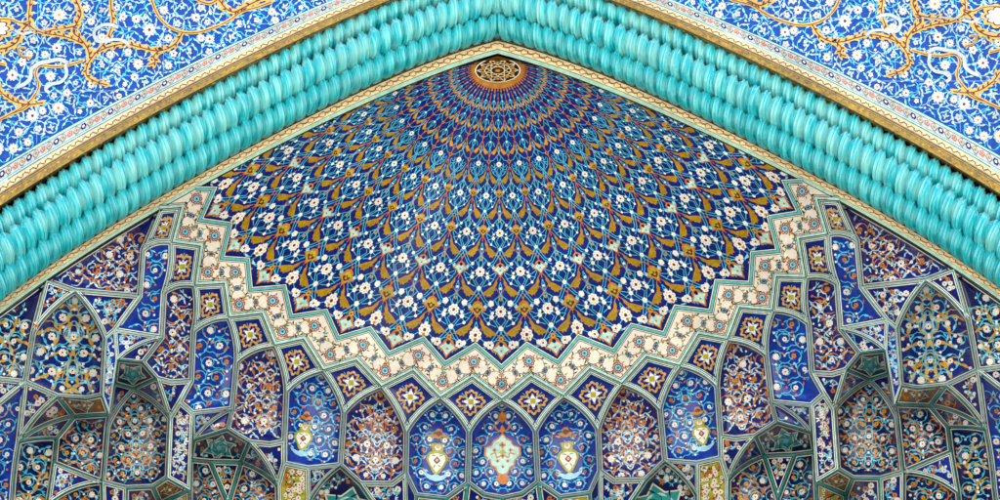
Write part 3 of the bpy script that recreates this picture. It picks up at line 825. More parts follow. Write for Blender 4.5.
def build_frieze():
    root = thing('zigzag_frieze', 'ivory stepped zigzag band with small blue rosettes, edging the foot of the half dome', 'frieze', tuple(vault_pt([SP['i0']])[0] * np.array([0, 1, 1])))
    chain_in, chain_out = [], []
    for k in range(8):
        chain_in += [so[k], si[k]]; chain_out += [SP[f'a{k}'], SP[f'i{k}']]
    chain_in.append((si[7][0] + 17, si[7][1] - 4)); chain_out.append(SP['a8'])
    # last points sit on the arch edge
    chain_in[-1] = (chain_in[-1][0], float(CF(chain_in[-1][0])))
    fn = lambda P, l: vault_pt(P, np.asarray(l) + 0.012)
    parts_side = []
    B = Sheet(fn); D = Sheet(fn)
    ns, nc = 10, 10
    for k in range(len(chain_in) - 1):
        a, b, c, d = chain_in[k], chain_in[k + 1], chain_out[k + 1], chain_out[k]
        def Q(u, v): return ((a[0] * (1 - u) + b[0] * u) * (1 - v) + (d[0] * (1 - u) + c[0] * u) * v, (a[1] * (1 - u) + b[1] * u) * (1 - v) + (d[1] * (1 - u) + c[1] * u) * v)
        for i in range(ns):
            for j in range(nc):
                B.V.extend([Q(i / ns, j / nc), Q((i + 1) / ns, j / nc), Q((i + 1) / ns, (j + 1) / nc), Q(i / ns, (j + 1) / nc)]); B.Lf.extend([0] * 4)
                B.Fc.append(list(range(len(B.V) - 4, len(B.V)))); B.M.append('ivory')
    def fine(path, st=5):
        out = []
        for i in range(len(path) - 1):
            n = max(1, int(math.hypot(path[i + 1][0] - path[i][0], path[i + 1][1] - path[i][1]) / st))
            for k in range(n): out.append((path[i][0] + (path[i + 1][0] - path[i][0]) * k / n, path[i][1] + (path[i + 1][1] - path[i][1]) * k / n))
        out.append(path[-1]); return out
    def offset_chain(ch, d):
        n = len(ch); out = []
        ext = [(-ch[1][0], ch[1][1])] + ch + [(2 * ch[-1][0] - ch[-2][0], 2 * ch[-1][1] - ch[-2][1])]
        for i in range(1, n + 1):
            p, q, r_ = ext[i - 1], ext[i], ext[i + 1]
            e1 = (q[0] - p[0], q[1] - p[1]); e2 = (r_[0] - q[0], r_[1] - q[1]); l1 = math.hypot(*e1); l2 = math.hypot(*e2)
            n1 = (-e1[1] / l1, e1[0] / l1); n2 = (-e2[1] / l2, e2[0] / l2); k = 1 + n1[0] * n2[0] + n1[1] * n2[1]; k = max(k, .3)
            out.append((q[0] + (n1[0] + n2[0]) / k * d, q[1] + (n1[1] + n2[1]) / k * d))
        return out
    def strip(ch, d0, d1, mat, sheet, layer):
        A_, B_ = offset_chain(ch, d0), offset_chain(ch, d1)
        for i in range(len(A_) - 1):
            n = 6
            for k in range(n):
                def l(P, Q_, t): return (P[0] + (Q_[0] - P[0]) * t, P[1] + (Q_[1] - P[1]) * t)
                sheet.poly([l(A_[i], A_[i + 1], k / n), l(A_[i], A_[i + 1], (k + 1) / n), l(B_[i], B_[i + 1], (k + 1) / n), l(B_[i], B_[i + 1], k / n)], mat, layer)
    # edging against the dome (positive = into the band, towards the viewer's bottom)
    for d0, d1, m in ((-3.6, -2.9, 'ink'), (-2.9, -2.0, 'white'), (-2.0, -1.5, 'ink'), (-1.5, .9, 'frieze_turquoise'), (.9, 1.6, 'ink'), (1.6, 2.4, 'white'), (2.4, 3.0, 'ink')):
        strip(chain_in, d0, d1, m, D, 2)
    for d0, d1, m in ((-5.4, -4.8, 'ink'), (-3.9, -3.3, 'ink'), (-3.3, -.9, 'pale_rib'), (-.9, 0, 'ink')):
        strip(chain_out, d0, d1, m, D, 2)
    # rosettes and vines
    T = Sheet(fn); nodes = []
    for k in range(len(chain_in) - 1):
        a, d = chain_in[k], chain_out[k]
        c = (a[0] * .5 + d[0] * .5, a[1] * .5 + d[1] * .5 + (0.0))
        a2, d2 = chain_in[k + 1], chain_out[k + 1]
        c2 = (a2[0] * .5 + d2[0] * .5, a2[1] * .5 + d2[1] * .5)
        # big rosettes pull apart at outer corners, small ones between
        nodes.append(('L', c)); nodes.append(('s', ((c[0] + c2[0]) / 2, (c[1] + c2[1]) / 2)))
    nodes = nodes[:-1]
    def big(c):
        T.poly(scallop(c, 6.2, 10, .2), 'brown', 3); T.poly(scallop(c, 5.5, 10, .3), 'pink', 4); T.poly(circ(c, 3.7, 12), 'navy', 5); T.poly(circ(c, 2.9, 10), 'pale_rib', 6)
        T.poly(circ(c, 2.2, 10), 'cyan', 7); T.poly(circ(c, .9, 6), 'navy', 8)
    def small(c):
        for i in range(6):
            a = i * pi / 3; T.poly(circ((c[0] + 2.0 * cos(a), c[1] + 2.0 * sin(a)), 1.15, 6), 'navy', 3); T.poly(circ((c[0] + 2.0 * cos(a), c[1] + 2.0 * sin(a)), .6, 5), 'pale_blue', 4)
        T.poly(circ(c, .9, 6), 'brown', 4)
    for i, (t, c) in enumerate(nodes):
        if t == 'L': big(c)
        else: small(c)
        if i + 1 < len(nodes):
            n = nodes[i + 1][1]
            for s in (-1, 1):
                pa = bez(c, n, .42 * s, 8); T.ribbon(pa, .6, 'brown' if s > 0 else 'olive_gold', 1)
                mid_ = pa[4]; en = (mid_[0] + (mid_[1] - (c[1] + n[1]) / 2) * .0 + 0.0, mid_[1]); ca = atan2(mid_[1] - (c[1] + n[1]) / 2, mid_[0] - (c[0] + n[0]) / 2)
                cur = [(mid_[0] + 3.2 * t * cos(ca + s * t * 2.2), mid_[1] + 3.2 * t * sin(ca + s * t * 2.2)) for t in (0, .25, .5, .75, 1)]
                T.ribbon(cur, .55, 'brown' if s < 0 else 'olive_gold', 1); T.poly(scallop(cur[-1], 1.2, 5, .3), ('pink', 'turquoise', 'orange')[i % 3], 3)
                for q in (1, 2, 4, 6, 7):
                    an = atan2(pa[q + 1][1] - pa[q][1], pa[q + 1][0] - pa[q][0]); T.poly(tear(pa[q], an + s * 1.1, 3.8, 1.6), ['olive_gold', 'ink', 'turquoise'][(i + q // 2) % 3], 2)
        dx = 0 if t == 's' else 1
        if t == 'L':
            for s in (-1, 1):
                for ang in (.9, 2.2):
                    p0 = (c[0] + 6 * cos(ang * s), c[1] + 6 * sin(ang * s))
                    T.poly(tear(p0, ang * s + .4, 3.2, 1.3), 'olive_gold' if ang < 1 else 'brown', 2)
    b, d_, t = B.arrays(), D.arrays(), T.arrays()
    def both(p):
        W, fc, ms = p; M = W * np.array([-1, 1, 1]); n = len(W)
        return (np.concatenate([W, M]), fc + [[i + n for i in f[::-1]] for f in fc], ms + ms)
    o = root.location
    mesh_obj('ivory_band', [both(b), both(t)], o, root)
    mesh_obj('edging', [both(d_)], o, root)

# ------------------------------------------------------------------ muqarnas cells
RIB = [(1.2, 'pale_rib'), (.75, 'ink'), (1.0, 'white'), (.6, 'ink')]
RIB2 = [(1.35, 'turquoise'), (.75, 'ink'), (.95, 'ivory'), (.55, 'ink')]
RIBL = [(1.0, 'pale_rib'), (.7, 'ink'), (1.0, 'white'), (.7, 'ink'), (.8, 'pale_rib'), (.5, 'ink')]
ORD = ['first', 'second', 'third', 'fourth', 'fifth', 'sixth', 'seventh', 'eighth']
def vase(T, c, up, k, big=False):
    def L(u, v): return (c[0] + (u * cos(up) - v * sin(up)) * k, c[1] + (u * sin(up) + v * cos(up)) * k)
    body = [(-1.5, 0), (-1.2, .35), (-.6, .75), (0, 1.05), (.45, .95), (.8, .55), (1.15, .55), (1.5, .65), (1.55, 0)]
    P_ = [L(u, v) for u, v in body] + [L(u, -v) for u, v in body[::-1]]
    T.big(P_, 'lime', 6, c=c)
    T.big([L(-1.25 + .0, 0), L(-.55, .56), L(0, .82), L(.42, .7), L(.6, 0), L(.42, -.7), L(0, -.82), L(-.55, -.56)], 'ivory', 7); T.big(circ(L(1.15, 0), .3 * k, 8), 'ivory', 7)
    T.ribbon(spline([L(-1.3, .3), L(-.5, .72), L(.2, .88), L(.75, .5), L(1.2, .52)], 4), .08 * k, 'olive_gold', 8); T.ribbon(spline([L(-1.3, -.3), L(-.5, -.72), L(.2, -.88), L(.75, -.5), L(1.2, -.52)], 4), .08 * k, 'olive_gold', 8)
    for s_ in (-1, 1):
        T.poly(tear(L(.3, .1 * s_), up + s_ * 1.1, .45 * k, .14 * k, .3 * s_), 'turquoise', 8); T.poly(tear(L(-.5, .1 * s_), up + pi - s_ * .8, .4 * k, .14 * k, .3), 'turquoise', 8); T.poly(tear(L(-1.35, .9 * s_), up + s_ * .5, .5 * k, .2 * k, .3 * s_), 'pale_blue', 5); T.poly(tear(L(2.0, .5 * s_), up + s_ * 1.3, .6 * k, .25 * k), 'gold', 4)
    T.poly([L(-.45, 0), L(-.1, .35), L(.3, 0), L(-.1, -.35)], 'brown', 8); T.poly([L(-.25, 0), L(-.08, .18), L(.12, 0), L(-.08, -.18)], 'pink', 9)
    T.poly(circ(L(1.25, 0), .22 * k, 6), 'pink', 8)
    T.poly([L(-1.35, 0), L(-1.55, .4), L(-1.35, .95), L(-1.2, 1.3), L(-1.55, 1.1), L(-1.95, .6), L(-2.1, 0), L(-1.95, -.6), L(-1.55, -1.1), L(-1.2, -1.3), L(-1.35, -.95), L(-1.55, -.4)], 'pale_blue', 5)
    T.poly([L(1.95, 0), L(2.12, .5), L(2.4, .8), L(2.45, .4), L(2.9, .25), L(2.95, 0), L(2.9, -.25), L(2.45, -.4), L(2.4, -.8), L(2.12, -.5)], 'amber', 5)
    T.poly([L(2.2, 0), L(2.5, .4), L(2.75, 0), L(2.5, -.4)], 'brown', 6)
def medallion(T, c, k):
    def L(u, v): return (c[0] + u * k, c[1] + v * k)
    q = [(0, -1.25), (.25, -.95), (.55, -.8), (.7, -.5), (1.1, -.35), (1.15, .15), (.8, .45), (.75, .8), (.45, .95), (.3, 1.35), (0, 1.45)]
    P_ = [L(u, v) for u, v in q] + [L(-u, v) for u, v in q[-2:0:-1]]
    T.big([(c[0] + (p[0] - c[0]) * 1.12, c[1] + (p[1] - c[1]) * 1.12) for p in P_], 'orange', 5, c=c); T.big(P_, 'pale_rib', 6, c=c)
    for u, v, r in ((0, -.55, .24), (.55, -.2, .15), (-.55, -.2, .15), (0, .2, .2), (.35, .55, .13), (-.35, .55, .13), (0, .95, .12)):
        T.poly(scallop(L(u, v), r * k, 4, .4), 'orange', 7); T.poly(circ(L(u, v), r * k * .4, 5), 'brown', 8)
    T.poly([L(0, -.3), L(.3, .0), L(0, .1), L(-.3, 0)], 'lime', 8)
    for s in (-1, 1):
        T.ribbon(spline([L(0, .1), L(s * .4, .3), L(s * .5, 0), L(s * .85, .1)]), .09 * k, 'orange', 7)
        T.ribbon(spline([L(0, -1.5), L(s * .35, -1.6), L(s * .5, -1.95), L(s * .15, -2.3), L(0, -2.1)]), .13 * k, 'orange', 6)
    T.poly(tear(L(0, -1.35), -pi / 2, k * .6, k * .35), 'orange', 6); T.poly([L(0, -2.9), L(.35, -2.45), L(0, -2.3), L(-.35, -2.45)], 'orange', 6)
    T.poly([L(0, 1.5), L(.5, 1.7), L(.2, 2.1), L(0, 2.2), L(-.2, 2.1), L(-.5, 1.7)], 'orange', 6); T.poly(circ(L(0, 1.8), k * .14, 6), 'pale_blue', 7)
def knot(T, P, c, corners):
    """gold knot with a white four-pointed heart, laid along the diagonals of a diamond"""
    def M(u, v):                        # u, v in -1..1 along the two diagonals
        a, i, b, d = corners; x = (u + 1) / 2; y = (v + 1) / 2
        lx = (1 - x) * (1 - y); 
        # bilinear with corners a (left), i (top), b (right), d (bottom)
        return tuple(a[k] * (1 - x) * (1 - y) + i[k] * x * (1 - y) + b[k] * x * y + d[k] * (1 - x) * y for k in (0, 1))
    ring = []
    for q in range(4):
        for (r, an) in ((.50, -.62), (.74, -.46), (.66, -.26), (.80, 0), (.66, .26), (.74, .46), (.50, .62)):
            t = q * pi / 2 + pi / 4 + an; rr_ = r * (1.05 if abs(an) < .1 else 1)
            ring.append(M(rr_ * cos(t), rr_ * sin(t)))
    ring.append(ring[0])
    T.ribbon(spline(ring, 4), 1.8, 'scroll_gold', 3); T.ribbon(spline(ring, 4), .5, 'orange', 4)
    st = []
    for q in range(8):
        t = q * pi / 4; r = .54 if q % 2 == 1 else .24
        st.append(M(r * cos(t), r * sin(t)))
    T.poly(st, 'white', 5)
    for q in range(4):
        t = q * pi / 2; T.poly(circ(M(.34 * cos(t), .34 * sin(t)), 1.2, 5), 'pale_blue', 4)
        t += pi / 4; T.poly(circ(M(.47 * cos(t), .47 * sin(t)), 1.1, 5), 'pink', 6)
        T.poly(circ(M(.78 * cos(t - .0), .78 * sin(t)), .8, 5), 'pale_blue', 4)
    T.poly(scallop(c, 3.4, 4, .3, pi / 4), 'lime', 6); T.poly(circ(c, 1.3, 5), 'gold', 7)
    for q in range(4):
        t = q * pi / 2 + .0; T.ribbon([M(.55 * cos(t), .55 * sin(t)), M(.8 * cos(t), .8 * sin(t))], .6, 'cyan', 2)

def emit(cell, names, label, cat, group, parts, both=True):
    """parts: list of (part name, list of arrays)"""
    W0 = cell.fn([cell.c], [0])[0]
    for side in (('right', 'left') if both else ('middle',)):
        mir = side == 'left'
        org = W0 * np.array([-1, 1, 1]) if mir else W0
        root = thing(names, label.replace('{side}', side), cat, tuple(org), group)
        for pn, arr in parts:
            arr = [a if isinstance(a, tuple) else a[-1 if mir else 0] for a in arr]
            mesh_obj(pn, arr, tuple(org), root, smooth=False, mirror=mir)
SEED = [11]
def make(names, sty, nm, label, cat, group=None, conc=None, rib=RIB, sym=False, extra=None, both=True, spk=1.0, cm=False):
    SEED[0] += 1
    c = Cell(names, conc, cm)
    if c.smax < 5.6 and rib is not RIBL: rib = [(w * max(.5, c.smax / 7.2), m) for w, m in rib]
    bpart, ring = c.border(rib)
    fld = c.field(ring, STY[sty][0])
    axis = None
    if sym:
        top = SP[names[0]] if not cm else SP[names[0]]
        bot = sym if isinstance(sym, tuple) else c.c
        dx, dy = bot[0] - top[0], bot[1] - top[1]; l = math.hypot(dx, dy); axis = (top, (dx / l, dy / l))
    arrs = []
    for q in range(2 if both else 1):
        T = Sheet(c.fn, clipper(inset(ring, .25)))
        avoid = (extra(T, c, ring, axis) or []) if extra else []
        (scrolls if sty in SCROLL and c.smax > 8.5 else arabesque)(T, ring, sty, axis, avoid, SEED[0] + 500 * q, spk)
        arrs.append(T.arrays())
    emit(c, nm, label, cat, group, [('rib_border', [bpart]), ('tile_face', [fld, arrs])], both)
    return c

def build_cells():
    # diamonds
    for k in range(8):
        nm = [f'a{k}', f'i{k}', f'a{k+1}', f'b{k}']
        c = Cell(nm, .12); bpart, ring = c.border(RIBL)
        fld = c.field(ring, 'cobalt', 12); T = Sheet(c.fn, clipper(inset(ring, .2)))
        cs = [SP[n] for n in nm]; cen = tuple(sum(p[j] for p in cs) / 4 for j in (0, 1))
        cin = [(cen[0] + (p[0] - cen[0]) * .78, cen[1] + (p[1] - cen[1]) * .78) for p in cs]
        knot(T, ring, cen, cin)
        emit(c, 'diamond_panel', f'blue gold-knot diamond under the zigzag band, {ORD[k]} from the middle on the {{side}}', 'tile panel', 'diamond panels under the zigzag band', [('rib_border', [bpart]), ('tile_face', [fld, T.arrays()])])
    G = 'niches hanging under the diamond panels'
    NL = '{o} niche from the middle under the diamonds, {{side}} side, '
    def med(T, c, ring, ax): medallion(T, (0.0, 203.0), 14.5); return [(0.0, 203.0, 17), (0, 174, 4), (0, 230, 4)]
    make(['a0', 'b0', 'c0', 'n0a', 'n0'], 'blue', 'muqarnas_niche', 'middle niche with a large pale turquoise medallion, straight below the dome centre', 'niche', G, .9, sym=(0.0, 250.0), extra=med, both=False, cm=True, spk=.74)
    def vs(dx=0, dy=0, k=10.5):
        def f(T, c, ring, ax):
            a, u = ax; s = (c.c[0] + u[0] * 8 + dx, c.c[1] + u[1] * 8 + dy); up = atan2(-u[1], -u[0])
            vase(T, s, up, k); return [(s[0], s[1], k * .95), (s[0] - cos(up) * k * 1.5, s[1] - sin(up) * k * 1.5, k * .5), (s[0] + cos(up) * k * 2.4, s[1] + sin(up) * k * 2.4, k * .5)]
        return f
    make(['a1', 'b1', 'c1', 'n1a', 'n1b', 'c0', 'b0'], 'blue', 'muqarnas_niche', 'blue niche with a yellow green vase, beside the middle niche on the {side}', 'niche', G, .9, sym=S(573, 495), extra=vs(), spk=.78)
    make(['a2', 'b2', 'c2', 'n2b', 'n2c', 'c1', 'b1'], 'lattice', 'muqarnas_niche', NL.format(o='second') + 'with orange and white lattice', 'niche', G, .9, sym=S(632, 481), spk=.95)
    make(['a3', 'b3', 'c3', 'c3b', 'n3', 'c2', 'b2'], 'blue', 'muqarnas_niche', NL.format(o='third') + 'vase at its outer edge', 'niche', G, .7, sym=S(697, 464), extra=vs(9, 6, 9), spk=.85)
    make(['a4', 'b4', 'm4', 'n4a', 'n4b', 'n4c', 'c3', 'b3'], 'lattice', 'muqarnas_niche', NL.format(o='fourth') + 'with dense white scrolls', 'niche', G, .85, sym=S(744, 438))
    make(['a5', 'b5', 'c5', 'n5a', 'n5b', 'm4', 'b4'], 'blue', 'muqarnas_niche', NL.format(o='fifth') + 'bright blue with scattered white flowers', 'niche', G, .65, spk=1.05)
    make(['a6', 'b6', 'c6', 'n6a', 'n6b', 'n6c', 'c5', 'b5'], 'lattice', 'muqarnas_niche', NL.format(o='sixth') + 'with orange and white scrollwork', 'niche', G, .8)
    make(['a7', 'b7', 'n7a', 'n7b', 'c6', 'b6'], 'blue', 'muqarnas_niche', NL.format(o='seventh') + 'tall face with white flowers', 'niche', G, .4)
    make(['a8', 'e1c', 'e2c', 'q', 'r', 'n7a', 'b7'], 'lattice', 'muqarnas_niche', 'wide curved face of white scrolls running under the cream arch border on the {side}', 'niche', G, .8)
    # second tier
    g3 = 'triangular tile panels between the niches'
    def tri(n, sty, lab, conc=.15, rib=RIB, cat='tile panel', nm='triangular_panel', **kw): make(n, sty, nm, lab, cat, g3 if nm == 'triangular_panel' else None, conc, rib=rib, **kw)
    tri(['n7a', 'r', 't1', 'n7b'], 'tri', 'blue downward triangle between two niches beside the big pointed niche, {side} side')
    tri(['c6', 'n7b', 'p1b'], 'pale', 'small pale lilac sliver triangle above the teal star, {side} side', spk=.8)
    tri(['c6', 'p1b', 'n6a'], 'tri', 'thin dark triangle tucked over the upper teal star, {side} side', conc=.6, rib=RIB2)
    make(['n7b', 't1', 'p1r', 'p1t', 'p1b'], 'pale', 'pier_panel', 'narrow glossy hanging pier left or right of the big pointed niche, {side} side'.replace('left or right of', 'beside'), 'pier', None, .1, rib=RIB, spk=.75)
    GB = 'big pointed niches of the lower tier'
    make(['r', 's', 'v1', 'b1a', 'b1c', 'p1r', 't1'], 'gold', 'muqarnas_niche', 'big pointed niche with golden leaves and white flowers near the {side} edge', 'niche', GB, .8, sym=S(932, 387))
    tri(['r', 'q', 's'], 'tri', 'narrow leaning triangle between the big niche and the arch border, {side} side', spk=.8)
    make(['q', 'e3c', 'e4c', 'E1', 'v1', 's'], 'goldbird', 'muqarnas_niche', 'cut-off niche with golden birds-wing leaves at the {side} edge under the cream border'.replace('birds-wing', 'curling'), 'niche', GB, .5)
    def star(n, k=.95, m='pale_rib', m2='turquoise'):
        def f(T, c, ring, ax):
            R_ = c.smax * 1.45
            for r, mm, l in ((R_ * 1.1, 'ink', 2), (R_, 'ivory', 3), (R_ * .9, m2, 4)):
                P_ = []
                for i in range(n * 2):
                    a = i * pi / n + .3; q = r if i % 2 == 0 else r * .62
                    P_.append((c.c[0] + q * cos(a) * 1.25, c.c[1] + q * sin(a) * .95))
                T.big(P_, mm, l, c=c.c)
            for i in range(n):
                a = i * 2 * pi / n + .3; p = (c.c[0] + R_ * .5 * cos(a) * 1.2, c.c[1] + R_ * .5 * sin(a)); T.poly(tear(p, a + 1.8, R_ * .45, R_ * .12, .3), m if m != 'umber' else 'gold', 5); T.ribbon(bez(c.c, p, .3, 5), .7, 'navy' if m != 'umber' else 'gold', 5)
                T.poly(tear(p, a - 1.2, R_ * .35, R_ * .1, .3), 'navy' if m != 'umber' else 'brown', 5)
            T.poly(scallop(c.c, R_ * .2, 5, .3), 'cyan' if m != 'umber' else 'ivory', 6)
            return [(c.c[0], c.c[1], R_ * .9)]
        return f
    gs = 'star soffits between the tiers'
    make(['n6a', 'p1b', 's1a', 's1b', 'n6b'], 'teal', 'star_soffit', 'shaded teal star soffit, upper one, between niches on the {side}', 'soffit', gs, 1.0, rib=RIB2, extra=star(5))
    tri(['c5', 'n6c', 'n6b', 'v1t', 'n5a'], 'tri', 'blue downward triangle above the tall flowered pier on the {side}')
    tri(['n6b', 's1b', 'v1t'], 'tri', 'narrow dark sliver left of the multicoloured niche head, {side} side'.replace('left of', 'on the inner side of'), rib=RIB2)
    tri(['s1b', 's1a', 'p1t', 'k2'], 'tri', 'dark blue wedge on the outer side of the multicoloured niche head, {side} side', rib=RIB2)
    make(['s1b', 'k2', 'x1b', 'b2b', 'b2c', 'e0', 'v1t'], 'multi', 'muqarnas_niche', 'deep navy pointed niche with many coloured flowers in the lower {side} corner', 'niche', GB, .9, sym=S(868, 478), spk=.9)
    make(['n5b', 'n5a', 'v1t', 'e0', 'p2t'], 'pier', 'pier_panel', 'tall narrow pier with white leaves on blue, ending in a point, {side} side', 'pier', None, .1)
    tri(['m4', 'n5b', 't3'], 'pale', 'small lilac triangle over the lower teal star, {side} side', spk=.8)
    tri(['m4', 't3', 'n4a'], 'tri', 'thin dark triangle tucked over the lower teal star, {side} side', conc=.6, rib=RIB2)
    make(['n4a', 't3', 's2a', 's2b', 's2c', 'n4b'], 'teal', 'star_soffit', 'shaded teal star soffit, lower one, near the frame bottom on the {side}', 'soffit', gs, 1.0, rib=RIB2, extra=star(6))
    tri(['c3', 'n4c', 'n4b', 'v4t', 'c3b'], 'tri', 'blue downward triangle under the niche of dense white scrolls, {side} side')
    tri(['n4b', 's2c', 'v4t'], 'tri', 'dark sliver between the lower teal star and the cream pier, {side} side', rib=RIB2)
    tri(['s2c', 's2b', 'v5t'], 'multi', 'small downward triangle right under the lower teal star, {side} side', rib=RIB2, spk=.7)
    make(['s2c', 'v5t', 'z1', 'z2', 'v4t'], 'multi', 'muqarnas_niche', 'dark niche head at the bottom edge beside the cream pier, {side} side', 'niche', GB, .6, rib=RIB2)
    make(['s2b', 's2a', 'p2t', 'z3', 'z1', 'v5t'], 'multi', 'muqarnas_niche', 'dark niche head at the bottom edge below the tall blue pier, {side} side', 'niche', GB, .6, rib=RIB2)
    make(['n3', 'c3b', 'v4t', 'z2', 'z4'], 'cream', 'pier_panel', 'cream and yellow green pier with brown outlined blossoms at the bottom edge, {side} side', 'pier', None, .1)
    tri(['c2', 'n3', 't6'], 'tri', 'small triangle leaning on the cream pier top, {side} side', spk=.8)
    make(['n2b', 'c2', 't6', 'z4', 'z5'], 'teal', 'star_soffit', 'shaded teal soffit at the bottom edge under the orange and white lattice niche, {side} side', 'soffit', gs, .9, rib=RIB2, extra=star(6))
    tri(['c1', 'n2c', 'n2b', 'z5', 'z6'], 'tri', 'dark blue triangle at the bottom edge under the lattice niche, {side} side')
    make(['n1b', 'n1a', 'z7', 'z8'], 'cream', 'pier_panel', 'cream pier sliver under the vase niche at the bottom edge, {side} side', 'pier', None, .1, rib=RIB2)
    tri(['n1a', 'c1', 'z6', 'z7'], 'tri', 'thin blue return beside the lattice niche foot at the bottom edge, {side} side', rib=RIB2)
    tri(['c0', 'n1b', 'z8', 'z9'], 'tri', 'dark triangle under the inner foot of the vase niche, {side} side', rib=RIB2)
    tri(['n0', 'n0a', 'c0', 'z9', 'z10'], 'tri', 'dark strip below the middle niche at the bottom edge, {side} half', rib=RIB2)
    make(['p1r', 'b1c', 'b1a', 'w', 'p1t'], 'umber', 'star_soffit', 'brown and gold star soffit under the big pointed niche, {side} side', 'soffit', gs, .5, rib=RIB2, extra=star(4, m='umber', m2='umber'))
    tri(['b1a', 'v1', 'w1t'], 'tri', 'blue triangle under the outer foot of the big pointed niche, {side} side')
    tri(['b1a', 'w1t', 'w'], 'multi', 'dark flowered wedge beside the brown star under the big niche, {side} side', rib=RIB2)
    tri(['w', 'w1t', 'x'], 'teal', 'thin shaded grey green sliver in the lower {side} corner', rib=RIB2)
    make(['p1t', 'w', 'x', 'xr', 'x1b', 'k2'], 'multi', 'muqarnas_niche', 'glossy flowered panel under the brown star in the lower {side} corner', 'niche', GB, .5, rib=RIB2)
    tri(['x1b', 'xr', 'x2b'], 'pale', 'pale glossy triangle in the lower {side} corner', spk=.9)
    make(['x1b', 'x2b', 'z11', 'z12'], 'multi', 'muqarnas_niche', 'dark niche head at the bottom edge under the pale triangle, {side} side', 'niche', GB, .6, rib=RIB2)
    make(['x', 'w1t', 'y1', 'z13', 'z11', 'x2b', 'xr'], 'goldbird', 'muqarnas_niche', 'dark niche with golden leaves in the lowest {side} corner', 'niche', GB, .7, rib=RIB2)
    tri(['b2b', 'x1b', 'z12', 'z14'], 'tri', 'blue panel at the bottom edge under the outer foot of the multicoloured niche, {side} side')
    make(['e0', 'b2c', 'h', 'p2t'], 'umber', 'star_soffit', 'brown and gold star soffit under the multicoloured niche, {side} side', 'soffit', gs, .4, rib=RIB2, extra=star(4, m='umber', m2='umber'))
    tri(['b2c', 'b2b', 'z14', 'z15', 'h'], 'tri', 'dark panel at the bottom edge under the multicoloured niche, {side} side', rib=RIB2)
    tri(['p2t', 'h', 'z15', 'z3'], 'cream', 'yellow green panel at the bottom edge below the lower brown star, {side} side', rib=RIB2)
    tri(['v1', 'E1', 'E2'], 'tri', 'blue triangle cut by the frame at the far {side}')
    make(['v1', 'E2', 'E3', 'z13', 'y1', 'w1t'], 'blue', 'muqarnas_niche', 'blue white-flowered face cut by the frame at the far lower {side}', 'niche', GB, .4)

# ------------------------------------------------------------------ arch mouldings and facade
YF = -0.60
offs = {'a': lambda s: 88 + 24 * s, 'b': lambda s: 81.5 + 15 * s, 'c': lambda s: 75 + 11 * s, 'g': lambda s: 71 + 7 * s, 'd': lambda s: 62 + 13 * s}
CV = {k: offcurve(CE, f) for k, f in offs.items()}
CV['e'] = offcurve(CE, 0.0)
XS = CV['e'][:, 0]
CV['f'] = np.stack([XS, np.where(XS <= 520, CF(np.minimum(XS, 520)), CF(520) + (XS - 520) * .68)], 1)
CV['f2'] = CV['f'] * .72 + CV['e'] * .28
WC = {'a': on_plane(CV['a'], YF - .012), 'b': on_plane(CV['b'], YF - .012), 'c': on_plane(CV['c'], YF - .004), 'g': on_plane(CV['g'], YF + .05), 'd': on_plane(CV['d'], -.36),
      'e': on_plane(CV['e'], -.05), 'f2': on_plane(CV['f2'], -.025), 'f': on_plane(CV['f'], 0.0)}
def bothsides(p):
    W, fc, ms = p; M = W * np.array([-1, 1, 1]); n = len(W)
    return (np.concatenate([W, M]), fc + [[i + n for i in f[::-1]] for f in fc], ms + ms)
def strip3(A, B, mat, n=1):
    m = len(A); V = np.concatenate([A * (1 - k / n) + B * (k / n) for k in range(n + 1)]); fc = []
    for k in range(n):
        for i in range(m - 1): fc.append([k * m + i, k * m + i + 1, (k + 1) * m + i + 1, (k + 1) * m + i])
    return V, fc, [mat] * len(fc)
class Band(Sheet):
    """drawing on a strip between two space curves: x = metres along, y = 0..1 across"""
    def __init__(self, A, B, out):
        mid = (A + B) / 2; seg = np.linalg.norm(np.diff(mid, axis=0), axis=1); self.s = np.concatenate([[0], np.cumsum(seg)]); self.len = float(self.s[-1]); self.w = float(np.linalg.norm(A[30] - B[30]))
        out = np.array(out, float)
        def fn(P, lift):
            u = P[:, 0]; v = P[:, 1][:, None]
            a = np.stack([np.interp(u, self.s, A[:, k]) for k in range(3)], 1); b = np.stack([np.interp(u, self.s, B[:, k]) for k in range(3)], 1)
            return a * (1 - v) + b * v + out * np.asarray(lift)[:, None]
        super().__init__(fn)
    def shape(self, c, pts, mat, layer):       # pts in metres around c
        self.poly([(c[0] + x, c[1] + y / self.w) for x, y in pts], mat, layer)
    def line(self, path, w, mat, layer):
        n = len(path)
        P = [(x, y * self.w) for x, y in path]
        for i in range(n - 1):
            (x0, y0), (x1, y1) = P[i], P[i + 1]; d = math.hypot(x1 - x0, y1 - y0) or 1e-6; ox, oy = -(y1 - y0) / d * w / 2, (x1 - x0) / d * w / 2
            ex_, ey_ = (x1 - x0) / d * w * .3, (y1 - y0) / d * w * .3
            self.poly([((x0 + ox - ex_), (y0 + oy - ey_) / self.w), ((x1 + ox + ex_), (y1 + oy + ey_) / self.w), ((x1 - ox + ex_), (y1 - oy + ey_) / self.w), ((x0 - ox - ex_), (y0 - oy - ey_) / self.w)], mat, layer)
def zig(B, y0, y1, per, w, mat, layer, x0=0.0):
    k = 0; x = x0
    while x < B.len - per:
        P = [(x, y0 + (y1 - y0) * .5), (x + per * .22, y0), (x + per * .34, y0 + (y1 - y0) * .28), (x + per * .55, y0 + (y1 - y0) * .2), (x + per * .5, y0 + (y1 - y0) * .75), (x + per * .72, y1), (x + per * .82, y0 + (y1 - y0) * .7), (x + per, y0 + (y1 - y0) * .5)]
        B.line(P, w, mat, layer); x += per

